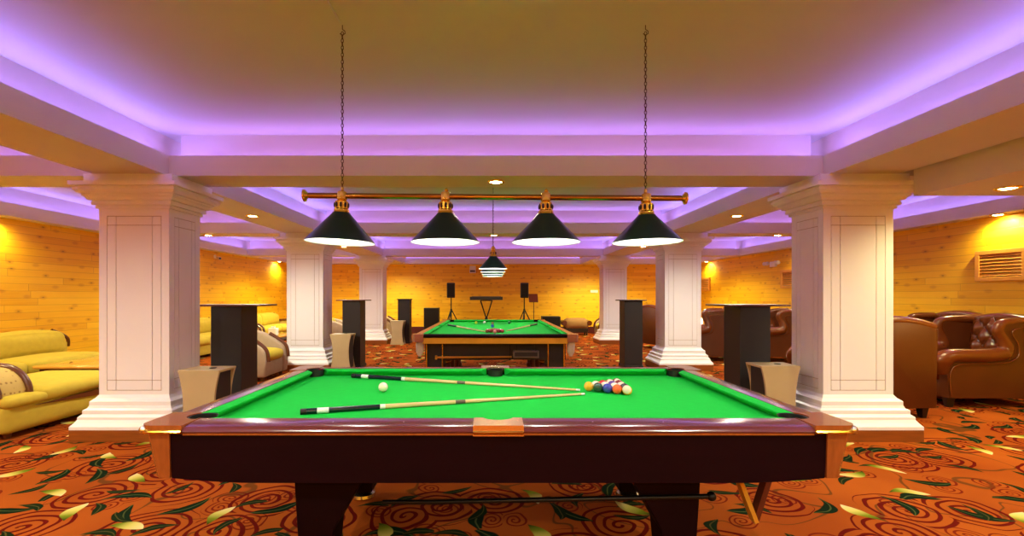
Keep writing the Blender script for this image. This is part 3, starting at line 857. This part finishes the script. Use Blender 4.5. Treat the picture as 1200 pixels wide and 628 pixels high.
rs = thing('long_rest', 'pale wooden rest stick hung level under the front of the far table', 'cue rest', (0, 0, 0))
MB().tube([(-.68, 5.78, .565), (.25, 5.78, .572)], [.013, .011], 10).build('shaft', M['golden_wood'], rs, True)
MB().box(-.70, -.675, 5.765, 5.795, .54, .59, .004).build('end_block', M['golden_wood'], rs)
MB().box(.22, .235, 5.775, 5.785, .53, .742).build('hanger', M['black_metal'], rs)
MB().box(-.60, -.585, 5.775, 5.785, .53, .742).build('hanger', M['black_metal'], rs)
gx = thing('score_box', 'dark grey box slung under the front of the far table', 'box', (0, 0, 0))
MB().box(.265, .585, 5.72, 5.80, .565, .655, .008).build('body', M['grey_panel'], gx)
MB().box(.285, .565, 5.715, 5.72, .585, .635, .002).build('front_panel', M['black'], gx)
MB().box(.30, .31, 5.75, 5.76, .655, .742).build('strap', M['black_metal'], gx)
MB().box(.54, .55, 5.75, 5.76, .655, .742).build('strap', M['black_metal'], gx)

# snooker balls: red pack and colours
rm = ball_mat('red_snooker_resin', rgb(150, 14, 22), False)
ap = 6.60
for r in range(5):
    for k in range(r+1):
        ball('red_ball', rm, (.045+(k-r/2)*.0526, ap-r*.0456, SB+.0264), 'red ball in the tight pack on the far table', .0262, group='red snooker pack')
for nm, c, x, y, lb in (('pink', rgb(240, 130, 150), .045, 6.29, 'pink ball in front of the red pack on the far table'),
                        ('blue', rgb(20, 60, 200), .015, 7.45, 'blue ball behind the red pack on the far table'),
                        ('brown', rgb(150, 120, 70), .02, 8.2, 'brown ball right behind the blue ball on the far table'),
                        ('yellow', rgb(240, 230, 20), -.28, 8.42, 'yellow ball at the far left of the far table'),
                        ('white', rgb(240, 240, 220), -.13, 8.5, 'white ball beside the yellow ball on the far table'),
                        ('green', rgb(30, 130, 60), .32, 8.44, 'green ball at the far right of the far table')):
    ball('snooker_ball', ball_mat(nm+'_snooker_resin', c, False), (x, y, SB+.0264), lb, .0262)
cue('cue with dark butt on the left half of the far table', (-.74, 7.95, 0), (-.10, 6.56, 0), 'cues on the far table', 1.12, SB)
cue('cue with dark butt on the right half of the far table', (.79, 8.15, 0), (.21, 6.66, 0), 'cues on the far table', 1.12, SB)

# ---------------------------------------------------------------- podiums and hourglass stools
def make_podium(label, loc, pw=.75, h=1.235, lipw=None):
    t = thing('podium', label, 'podium', loc, 0, 'black podium tables beside the pillars')
    MB().box(-.165, .165, -.175, .175, 0, h-.02, .004).build('body', M['black'], t)
    MB().box(-.18, .18, -.19, .19, 0, .05, .004).build('foot_plate', M['black'], t)
    MB().box(-pw/2, pw/2, -.22, .22, h-.02, h, .004).build('top_plate', M['brown_wood'] if pw > .5 else M['black'], t)
    return t
make_podium('black podium with a wide thin top beside the near left pillar', (-2.875, 5.21, 0))
make_podium('black podium with a wide thin top beside the near right pillar', (2.855, 5.21, 0), .72)
make_podium('narrow black podium beside the second pillar of the left row', (-2.585, 8.75, 0), .54, 1.26)
make_podium('narrow black podium beside the second pillar of the right row', (2.62, 8.75, 0), .46, 1.26)
make_podium('slim black podium farthest away at left, near the back wall', (-2.46, 13.2, 0), .37, 1.25)
def make_stool(label, loc, rotz=0):
    """two concave side panels, a top board and a dark shelf space between"""
    t = thing('hourglass_table', label, 'side table', loc, rotz, 'sand coloured hourglass side tables')
    H = .65; n = 14
    def edge(z): return   .19-.05*(1-((z-H/2)/(H/2))**2)
    for sy in (-1, 1):
        pts = [(edge(H*i/n), H*i/n) for i in range(n+1)] + [(-edge(H*i/n), H*i/n) for i in range(n, -1, -1)]
        y0, y1 = sorted((sy*.115, sy*.14))
        MB().prism(pts, y0, y1, 'y').build('side_panel', M['stone'], t)
    MB().box(-.188, .188, -.139, .139, H-.02, H+.002, .003).build('top', M['stone'], t)
    MB().box(-.15, .15, -.114, .114, .05, H-.03).build('inner_box', M['black'], t)
    MB().lathe([(.03, H+.002), (.032, H+.006), (.02, H+.007), (0, H+.007)], .05, .0, 16).build('inset_cap', M['pocket'], t, True)
    return t
make_stool('sand coloured hourglass side table beside the near left pillar', (-2.66, 4.36, 0))
make_stool('sand coloured hourglass side table beside the near right pillar', (2.79, 4.62, 0))
make_stool('sand coloured hourglass side table in front of the second left podium', (-2.67, 8.36, 0))
make_stool('sand coloured hourglass side table in front of the slim farthest podium', (-2.58, 12.82, 0))

# ---------------------------------------------------------------- far wall gear
def tripod(label, loc, sp_tilt=0):
    t = thing('speaker_stand', label, 'speaker stand', loc, 0, 'tripod speaker stands')
    MB().tube([(0, 0, .35), (0, 0, 1.27)], .02, 10).build('pole', M['black_metal'], t, True)
    MB().lathe([(.03, .78), (.034, .80), (.034, .88), (.03, .90)], 0, 0, 12).build('collar', M['black_metal'], t, True)
    for a in (0.25, 0.25+2*PI/3, 0.25+4*PI/3):
        MB().tube([(.02*math.cos(a), .02*math.sin(a), .86), (.46*math.cos(a), .46*math.sin(a), .018)], .018, 8).build('leg', M['black_metal'], t, True)
    return t
def pa_speaker(label, loc):
    t = thing('loudspeaker', label, 'speaker', loc, 0, 'loudspeakers on tripods')
    MB().prism([(-.14, -.13), (.14, -.13), (.10, .14), (-.10, .14)], 0, .50, 'z', .03, 3).build('cabinet', M['black'], t, True)
    MB().box(-.115, .115, -.142, -.128, .04, .46, .012).build('grille', M['black_metal'], t)
    return t
tripod('black tripod stand under the left loudspeaker by the back wall', (-1.335, 15.4, 0))
tripod('black tripod stand under the right loudspeaker by the back wall', (1.085, 15.4, 0))
pa_speaker('black loudspeaker on a tripod, left of the keyboard', (-1.335, 15.4, 1.27))
pa_speaker('black loudspeaker on a tripod, right of the keyboard', (1.085, 15.4, 1.27))
kb = thing('keyboard', 'long dark keyboard lying on a cross stand by the back wall', 'keyboard', (-.17, 15.4, 1.2))
MB().box(-.54, .54, -.15, .15, 0, .11, .01).build('body', M['black'], kb)
MB().box(-.48, .48, -.14, .02, .11, .122, .003).build('keys', M['grey_panel'], kb)
ks = thing('keyboard_stand', 'black crossed stand holding the keyboard', 'stand', (-.17, 15.4, 0))
for sx in (-1, 1):
    MB().tube([(sx*.19, -.1, 1.19), (sx*.04, -.05, .70), (-sx*.06, 0, .42), (-sx*.24, .05, .03)], .022, 8).build('cross_leg', M['black_metal'], ks, True)
MB().tube([(-.2, 0, 1.18), (.2, 0, 1.18)], .016, 8).build('top_bar', M['black_metal'], ks, True)
MB().sphere((0, -.02, .58), .055, 12, 8).build('hub', M['black_metal'], ks, True)
ms = thing('music_stand', 'dark music stand tilted beside the right loudspeaker', 'stand', (1.36, 14.95, 0))
MB().tube([(0, 0, .1), (0, 0, 1.2)], .012, 8).build('pole', M['black_metal'], ms, True)
MB().prism([(-.10, 1.14), (.12, 1.40), (.13, 1.39), (-.09, 1.13)], -.16, .13, 'x').build('desk', M['brown_wood'], ms)
for a in (.4, 2.5, 4.6):
    MB().tube([(0, 0, .32), (.24*math.cos(a), .24*math.sin(a), .01)], .01, 6).build('leg', M['black_metal'], ms, True)
def floor_speaker(label, loc, w, d, h):
    t = thing('speaker_cabinet', label, 'speaker', loc, 0)
    MB().box(-w/2, w/2, -d/2, d/2, 0, h, .01).build('cabinet', M['black'], t)
    MB().box(-w/2+.02, w/2-.02, -d/2-.008, -d/2, .03, h-.03, .004).build('grille', M['black_metal'], t)
floor_speaker('black floor cabinet standing left of the far table against the back wall', (-2.04, 15.9, 0), .50, .4, .93)
floor_speaker('low black cabinet standing right of the far table against the back wall', (2.02, 15.9, 0), .62, .45, .64)
wb = thing('wall_box', 'small pale box high on the back wall left of the far lamp', 'wall box', (-.67, YB-.06, 2.15))
MB().box(-.11, .11, -.05, .06, 0, .25, .012).build('casing', M['white_plastic'], wb)
MB().box(-.09, .09, -.056, -.05, .03, .10).build('front_grille', M['grey_panel'], wb)
sw_ = thing('wall_switch', 'small white switch on the back wall beside the farthest right pillar', 'switch', (3.66, YB-.011, 1.45))
MB().box(-.13, .13, -.006, .011, 0, .09, .004).build('plate', M['white_plastic'], sw_)
MB().box(-.05, .05, -.012, -.006, .02, .07, .003).build('rocker', M['white_plastic'], sw_)
# camera left wall, fittings right wall
sc_ = thing('security_camera', 'small white security camera high on the left plank wall', 'camera', (L, 11.85, 2.33))
MB().lathe([(.05, 0), (.05, .02), (.02, .03)], n=16, mat=Euler((0, PI/2, 0)).to_matrix().to_4x4()).build('mount', M['white_plastic'], sc_, True)
MB().tube([(.03, 0, 0), (.09, 0, -.02)], .014, 8).build('arm', M['white_plastic'], sc_, True)
MB().tube([(.06, .03, -.02), (.19, -.09, -.05)], .035, 12).build('body', M['white_plastic'], sc_, True)
MB().tube([(.185, -.085, -.049), (.197, -.096, -.052)], .028, 12).build('lens', M['pocket'], sc_, True)
el = thing('pale_fitting', 'cluster of small pale knobs of guessed form high on the right plank wall', 'wall fitting', (R, 11.75, 2.10))  # invented shape standing in for unreadable pale marks on the wall
MB().box(-.05, 0, -.12, .12, -.03, .10, .008).build('body', M['white_plastic'], el)
for y in (-.26, -.16, .19, .30):
    MB().sphere((-.07, y, .06), .05, 12, 8).build('pale_knob', M['white_plastic'], el, True)
MB().tube([(-.03, -.28, .05), (-.03, .32, .05)], .012, 8).build('rail', M['white_plastic'], el, True)
# louvred vents on the right wall
def vent(y, z0, label, w=.66, h=.44):
    t = thing('wall_vent', label, 'vent', (R, y, z0), 0, 'wooden louvred vents')
    a = .06
    mb = MB(); mb.box(-.05, 0, -w/2, w/2, 0, a, .004); mb.box(-.05, 0, -w/2, w/2, h-a, h, .004)
    mb.box(-.05, 0, -w/2, -w/2+a, a, h-a, .004); mb.box(-.05, 0, w/2-a, w/2, a, h-a, .004)
    mb.build('frame', M['vent_wood'], t)
    MB().box(-.004, 0, -w/2+a, w/2-a, a, h-a).build('backing', M['dark_wood'], t)
    n = 7
    for i in range(n):
        z = a+(h-2*a)*(i+.35)/n
        MB().prism([(-.045, z), (-.038, z-.006), (-.008, z+.028), (-.015, z+.034)], -w/2+a, w/2-a, 'y').build('slat', M['vent_wood'], t)
vent(6.50, 1.54, 'wooden louvred vent on the right wall, largest and nearest')
vent(11.1, 1.52, 'wooden louvred vent on the right wall just past the near pillar edge')
vent(15.5, 1.50, 'wooden louvred vent on the right wall, farthest from the viewer')

# ---------------------------------------------------------------- leather wing armchairs
def bez(pts, n=6):
    """smooth polyline through points (Catmull-Rom)"""
    P = [Vector(p) for p in pts]; out = []
    for i in range(len(P)-1):
        p0 = P[max(i-1, 0)]; p1 = P[i]; p2 = P[i+1]; p3 = P[min(i+2, len(P)-1)]
        for k in range(n):
            t = k/n
            out.append(.5*((2*p1)+(p2-p0)*t+(2*p0-5*p1+4*p2-p3)*t*t+(3*p1-p0-3*p2+p3)*t**3))
    out.append(P[-1]); return out
def make_armchair(label, loc, rotz, w=.86):
    t = thing('wing_armchair', label, 'armchair', loc, rotz, 'brown leather wing armchairs')
    hw = w/2; th = .11
    MB().soft(-hw+.03, hw-.03, -.40, .40, .10, .33, .03, .005, 4).build('seat_base', M['leather_dk'], t, True)
    MB().soft(-hw+th+.01, hw-th-.01, -.44, .24, .31, .47, .06, .03, 7).build('seat_cushion', M['leather'], t, True)
    sp = bez([(-.40, .12), (-.415, .35), (-.41, .52), (-.37, .60), (-.1, .60), (.03, .61), (.10, .67), (.09, .78), (.05, .90), (.06, .97), (.14, 1.0), (.36, 1.0)], 4)
    out = [(p.x, p.y) for p in sp] if False else [(p[0], p[1]) for p in sp]
    prof = out + [(.44, .97), (.43, .5), (.40, .12)]
    for sx in (-1, 1):
        a, b = sorted((sx*(hw-th), sx*(hw-.01)))
        side = MB().prism(prof, a, b, 'x').build('side_panel', M['leather_dk'], t, True, angle=35)
        # fat roll along arm and wing edge
        rp = bez([(sx*(hw-.055), -.42, .40), (sx*(hw-.05), -.435, .53), (sx*(hw-.045), -.38, .61), (sx*(hw-.045), -.15, .615), (sx*(hw-.045), .03, .63), (sx*(hw-.05), .10, .69), (sx*(hw-.055), .085, .80), (sx*(hw-.06), .045, .91), (sx*(hw-.06), .07, .99), (sx*(hw-.07), .16, 1.015), (sx*(hw-.10), .33, 1.02)], 5)
        n = len(rp)
        rad = [.045+.04*min(1, i/6) if i < n*.45 else .07-.018*min(1, (i-n*.45)/8) for i in range(n)]
        MB().tube(rp, rad, 12).build('arm_roll', M['leather'], side, True)
        pp = bez([(sx*(hw+.002), -.39, .15), (sx*(hw+.002), -.395, .42), (sx*(hw+.002), -.30, .52), (sx*(hw+.002), .02, .53), (sx*(hw+.002), .16, .60), (sx*(hw+.002), .17, .75), (sx*(hw+.002), .12, .88), (sx*(hw+.002), .16, .94), (sx*(hw+.002), .36, .95)], 4)
        MB().tube(pp, .006, 6).build('piping', M['leather'], side, True)
    # back: outer shell and tufted inner face
    n = 12
    top = [(-hw+.02+(w-.04)*i/n, .98+.075*math.sin(PI*i/n)) for i in range(n+1)]
    MB().prism([(-hw+.02, .12)]+top+[(hw-.02, .12)], .33, .44, 'y', .012, 2).build('back_shell', M['leather_dk'], t, True)
    MB().tube([(x, .385, z+.005) for x, z in top], .055, 12).build('back_roll', M['leather'], t, True)
    hi = hw-th
    def tf(u, v):
        x = -hi+2*hi*u; z = .44+(.56+.06*math.sin(PI*u))*v
        a, b = u*3.5+v*2.5, u*3.5-v*2.5
        d = .055*math.sqrt(abs(math.sin(PI*a)*math.sin(PI*b)))*.85
        edge = min(1, 8*min(u, 1-u))
        return (x, .335-.03-d*edge+.05*(v-.5), z)
    MB().grid(tf, 56, 48).build('tufted_back', M['leather'], t, True, angle=80)
    for i in range(0, 7):
        for j in range(0, 6):
            a, b = i, i-j
            u = (a+b)/7.0; v = (a-b)/5.0
            if .06 < u < .94 and .05 < v < .98:
                p = tf(u, v); MB().sphere((p[0], p[1]-.004, p[2]), .013, 10, 6, (1, .6, 1)).build('button', M['leather_dk'], t, True)
    for sx in (-1, 1):
        for y in (-.35, .36):
            b = bmesh.new()
            A = [b.verts.new((sx*(hw-.09)+dx*.022, y+dy*.022, 0)) for dx, dy in ((-1, -1), (1, -1), (1, 1), (-1, 1))]
            B = [b.verts.new((sx*(hw-.09)+dx*.035, y+dy*.035, .115)) for dx, dy in ((-1, -1), (1, -1), (1, 1), (-1, 1))]
            b.faces.new(A); b.faces.new(B[::-1])
            for k in range(4): b.faces.new((A[k], B[k], B[(k+1) % 4], A[(k+1) % 4]))
            bmesh.ops.recalc_face_normals(b, faces=b.faces[:])
            MB().merge(b).build('leg', M['dark_wood'], t)
    t.scale = (1.05, 1.2, 1.0)
    return t
AC = make_armchair('brown leather armchair turned away, its back beside the near right pillar', (4.33, 5.50, 0), PI+.06)
dup(AC, (6.61, 7.02, 0), -PI/2, 'brown leather armchair with a tufted back facing the viewer by the right wall')
dup(AC, (5.98, 5.92, 0), -PI/2, 'brown leather armchair in side view at the right picture edge').scale = (1.0, 1.42, 1.0)
dup(AC, (4.48, 9.90, 0), -PI/2-.42, 'brown leather wing armchair between the second right pillar and the podium')
dup(AC, (5.84, 9.70, 0), -PI/2-.32, 'brown leather wing armchair right of the near right podium')
dup(AC, (4.45, 12.0, 0), PI*.62, 'brown leather armchair behind the narrow right podium')

# ---------------------------------------------------------------- mustard sofas
def make_sofa(label, loc, rotz, w=2.3, fab='yellow_fabric', seats=2, arms=(-1, 1), name='sofa', cat='sofa', group='mustard sofas along the left wall'):
    t = thing(name, label, cat, loc, rotz, group)
    hw = w/2; F = M[fab]
    MB().soft(-hw+.02, hw-.02, -.42, .42, .06, .30, .04, .005, 4).build('base', F, t, True)
    iw = (w-.44)/seats
    for k in range(seats):
        x0 = -hw+.22+k*iw
        MB().soft(x0+.005, x0+iw-.005, -.46, .22, .27, .46, .07, .035, 8).build('seat_cushion', F, t, True)
        MB().soft(x0+.005, x0+iw-.005, .12, .36, .43, .78, .10, .05, 8, (-.12, 0, 0)).build('back_cushion', F, t, True)
    n = 14
    top = [(-hw+.06+(w-.12)*i/n, .60+.22*math.sin(PI*i/n)**.6) for i in range(n+1)]
    MB().prism([(-hw+.06, .1)]+top+[(hw-.06, .1)], .26, .44, 'y', .03, 2).build('back_frame', F, t, True)
    for sx in (-1, 1):
        tr = bez([(sx*(hw-.02), .30, .52), (sx*(hw-.05), .28, .64), (sx*(hw-.16), .27, .72), (sx*(hw-.34), .26, .80)], 5)
        MB().tube([tuple(p) for p in tr], .024, 8).build('wood_trim', M['sofa_wood'], t, True)
        # arm: fabric barrel with wooden scrolls each side
        if sx not in arms: continue
        x0, x1 = sorted((sx*hw, sx*(hw-.22)))
        ap_ = [(.30, .10), (.30, .56), (-.2, .57), (-.32, .54), (-.40, .47), (-.43, .36), (-.43, .10)]
        MB().prism(ap_, x0+.03, x1-.03, 'x', .015, 2).build('arm', M['sprig'] if fab == 'yellow_fabric' else F, t, True)
        for xx in (x0+.02, x1-.02):
            MB().tube([(xx, y, z) for y, z in [(p[0], p[1]) for p in bez([(.28, .575), (-.2, .585), (-.33, .555), (-.42, .48), (-.45, .36), (-.44, .28)], 4)]], .026, 8).build('arm_scroll', M['sofa_wood'], t, True)
        for y in (-.36, .36):
            MB().lathe([(.03, .07), (.035, .05), (.025, 0)], sx*(hw-.12), y, 12).build('foot', M['sofa_wood'], t, True)
    return t
make_sofa('long mustard sofa against the left plank wall with a wood edged back', (L+.50, 6.15, 0), PI/2, 2.8, arms=(-1,))
make_sofa('mustard sofa at the left wall seen between the near pillar and the podium', (L+.50, 10.4, 0), PI/2, 2.3)
make_sofa('mustard sofa at the left wall seen right of the near left podium', (L+.50, 13.6, 0), PI/2, 2.6)
# near chaise, front left
ch = thing('chaise_sofa', 'mustard sofa with a wooden scrolled arm at the left picture edge, nearest', 'sofa', (-4.88, 4.90, 0), 0)
MB().soft(-.46, .46, -.68, .70, .05, .32, .06, .012, 8).build('base', M['yellow_fabric'], ch, True)
MB().soft(-.48, .49, -.34, .70, .29, .43, .06, .025, 8, (.02, 0, 0)).build('seat_cushion', M['yellow_fabric'], ch, True)
MB().soft(.18, .50, -.68, -.28, .29, .39, .05, .01, 6).build('arm_platform', M['yellow_fabric'], ch, True)
q = [(-.46, .36), (-.46, .64)]+[(.10+.27*math.sin(a), .38+.26*math.cos(a)) for a in [PI/2*k/8 for k in range(9)]]+[(.37, .36)]
MB().prism(q, -.64, -.38, 'y').build('arm', M['sprig'], ch, True, angle=30)
for y in (-.655, -.365):
    pts = [(-.46, y, .645), (-.2, y, .645)]+[(.10+.275*math.sin(a), y, .38+.265*math.cos(a)) for a in [PI/2*k/8 for k in range(9)]]+[(.365, y, .35)]
    MB().tube(pts, .03, 10).build('arm_scroll', M['sofa_wood'], ch, True)
    q2 = [(-.02, .37)]+[(.10+.25*math.sin(a), .38+.24*math.cos(a)) for a in [PI/2*k/8 for k in range(9)]]+[(.35, .36)]
    MB().prism(q2, y-.012, y+.012, 'y').build('scroll_panel', M['sofa_wood'], ch)
MB().prism([(-.40, .275), (.66, .30), (.66, .215), (.5, .21)], .462, .482, 'x').build('inlay_panel', M['sofa_wood'], ch)
for x in (-.36, .36):
    for y in (-.56, .58):
        MB().lathe([(.03, .07), (.035, .05), (.025, 0)], x, y, 12).build('foot', M['sofa_wood'], ch, True)
# coffee tables
def coffee(label, loc, w, d, h, rotz=0, top='table_wood'):
    t = thing('coffee_table', label, 'coffee table', loc, rotz, 'low coffee tables')
    MB().box(-w/2, w/2, -d/2, d/2, h-.045, h, .018, 3).build('top', M[top], t, True)
    MB().box(-w/2+.06, w/2-.06, -d/2+.06, d/2-.06, h-.11, h-.045).build('apron', M['sofa_wood'], t)
    MB().box(-w/2+.08, w/2-.08, -d/2+.08, d/2-.08, .14, .16).build('shelf', M['sofa_wood'], t)
    for sx in (-1, 1):
        for sy in (-1, 1):
            MB().box(*sorted((sx*(w/2-.05), sx*(w/2-.12))), *sorted((sy*(d/2-.05), sy*(d/2-.12))), 0, h-.05, .006).build('leg', M['sofa_wood'], t)
coffee('glossy honey wood coffee table between the near mustard sofas', (-5.38, 6.72, 0), 1.05, 1.5, .43, 0)
coffee('wooden coffee table with a white box on it in the middle left aisle', (-4.95, 10.4, 0), .7, 1.1, .46)
tb = thing('tissue_box', 'small white box on the coffee table right of the near left podium', 'box', (-4.83, 10.3, .46))
MB().box(-.085, .085, -.07, .07, 0, .16, .01).build('carton', M['white_plastic'], tb)
MB().prism([(-.03, .155), (-.045, .20), (0, .19), (.04, .21), (.03, .155)], -.02, .02, 'y').build('tissue', M['white_plastic'], tb)
coffee('dark low table with a small lamp in the middle right aisle', (5.6, 12.5, 0), .8, .8, .55, 0, 'dark_wood')
tl = thing('table_lamp', 'small glowing white lamp on the low table behind the right armchair', 'lamp', (5.5, 12.3, .55))
MB().lathe([(.05, 0), (.05, .015), (.012, .03), (.012, .06), (0, .06)], n=14).build('base', M['brass'], tl, True)
MB().lathe([(.08, .05), (.085, .08), (.065, .19), (.03, .2), (0, .2)], n=18, caps=False).build('lamp_shade', M['lamp_glow'], tl, True)

# taupe tub armchairs standing beside the pillars
def make_tub(label, loc, rotz, w=.82):
    t = thing('tub_armchair', label, 'armchair', loc, rotz, 'taupe armchairs by the pillars')
    F = M['beige_fabric']; hw = w/2
    MB().soft(-hw+.02, hw-.02, -.40, .40, .05, .32, .05, .005, 4).build('base', F, t, True)
    MB().soft(-hw+.17, hw-.17, -.44, .24, .29, .46, .07, .03, 7).build('seat_cushion', M['yellow_fabric'], t, True)
    MB().soft(-hw+.10, hw-.10, .14, .38, .36, .80, .10, .03, 7, (-.1, 0, 0)).build('backrest', M['yellow_fabric'], t, True)
    side = [(.42, .06), (.43, .70)]+[(.40-.02-.75*(k/10), .78-.26*(k/10)**2.2) for k in range(0, 11)]+[(-.42, .45), (-.44, .30), (-.42, .06)]
    for sx in (-1, 1):
        x0, x1 = sorted((sx*hw, sx*(hw-.16)))
        MB().prism(side, x0, x1, 'x', .03, 3).build('side_panel', F, t, True)
        sc = bez([(sx*(hw-.06), -.14, .69), (sx*(hw-.06), -.30, .595), (sx*(hw-.06), -.425, .475), (sx*(hw-.06), -.455, .30)], 5)
        MB().tube([tuple(p) for p in sc], .03, 8).build('arm_scroll', M['sofa_wood'], t, True)
        for y in (-.34, .34):
            MB().lathe([(.03, .07), (.035, .05), (.025, 0)], sx*(hw-.1), y, 12).build('foot', M['sofa_wood'], t, True)
    return t
TB = make_tub('taupe armchair in side view between the near left podium and second pillar', (-3.93, 7.6, 0), PI/2)
dup(TB, (-3.65, 11.2, 0), PI/2+.1, 'taupe armchair half hidden behind the second left podium')
dup(TB, (-3.45, 14.5, 0), PI/2, 'taupe armchair right behind the farthest left pillar')
dup(TB, (3.75, 14.6, 0), -PI/2, 'taupe armchair left of the farthest right pillar')
# small rolled bench by the back wall, right
bn = thing('bench', 'low tan upholstered bench against the back wall right of the far table', 'bench', (2.87, 15.85, 0))
MB().soft(-.40, .40, -.25, .25, .22, .56, .12, .03, 8).build('seat_cushion', M['tan_fabric'], bn, True)
MB().box(-.38, .38, -.22, .22, .12, .24, .01).build('base', M['dark_wood'], bn)
for sx in (-1, 1):
    for y in (-.18, .18):
        MB().lathe([(.025, .13), (.03, .08), (.02, 0)], sx*.34, y, 10).build('leg', M['dark_wood'], bn, True)
    MB().tube([(sx*.42, -.24, .42), (sx*.42, .24, .42)], .09, 12).build('end_roll', M['leather_dk'], bn, True)

# ---------------------------------------------------------------- world: faint fill from the rest of the building
w = bpy.data.worlds.new('world'); SC.world = w; w.use_nodes = True
w.node_tree.nodes['Background'].inputs[0].default_value = (.9, .8, .7, 1)
w.node_tree.nodes['Background'].inputs[1].default_value = .02
SC.cycles.use_denoising = True
SC.cycles.max_bounces = 8
SC.cycles.diffuse_bounces = 5
SC.cycles.sample_clamp_indirect = 4.0
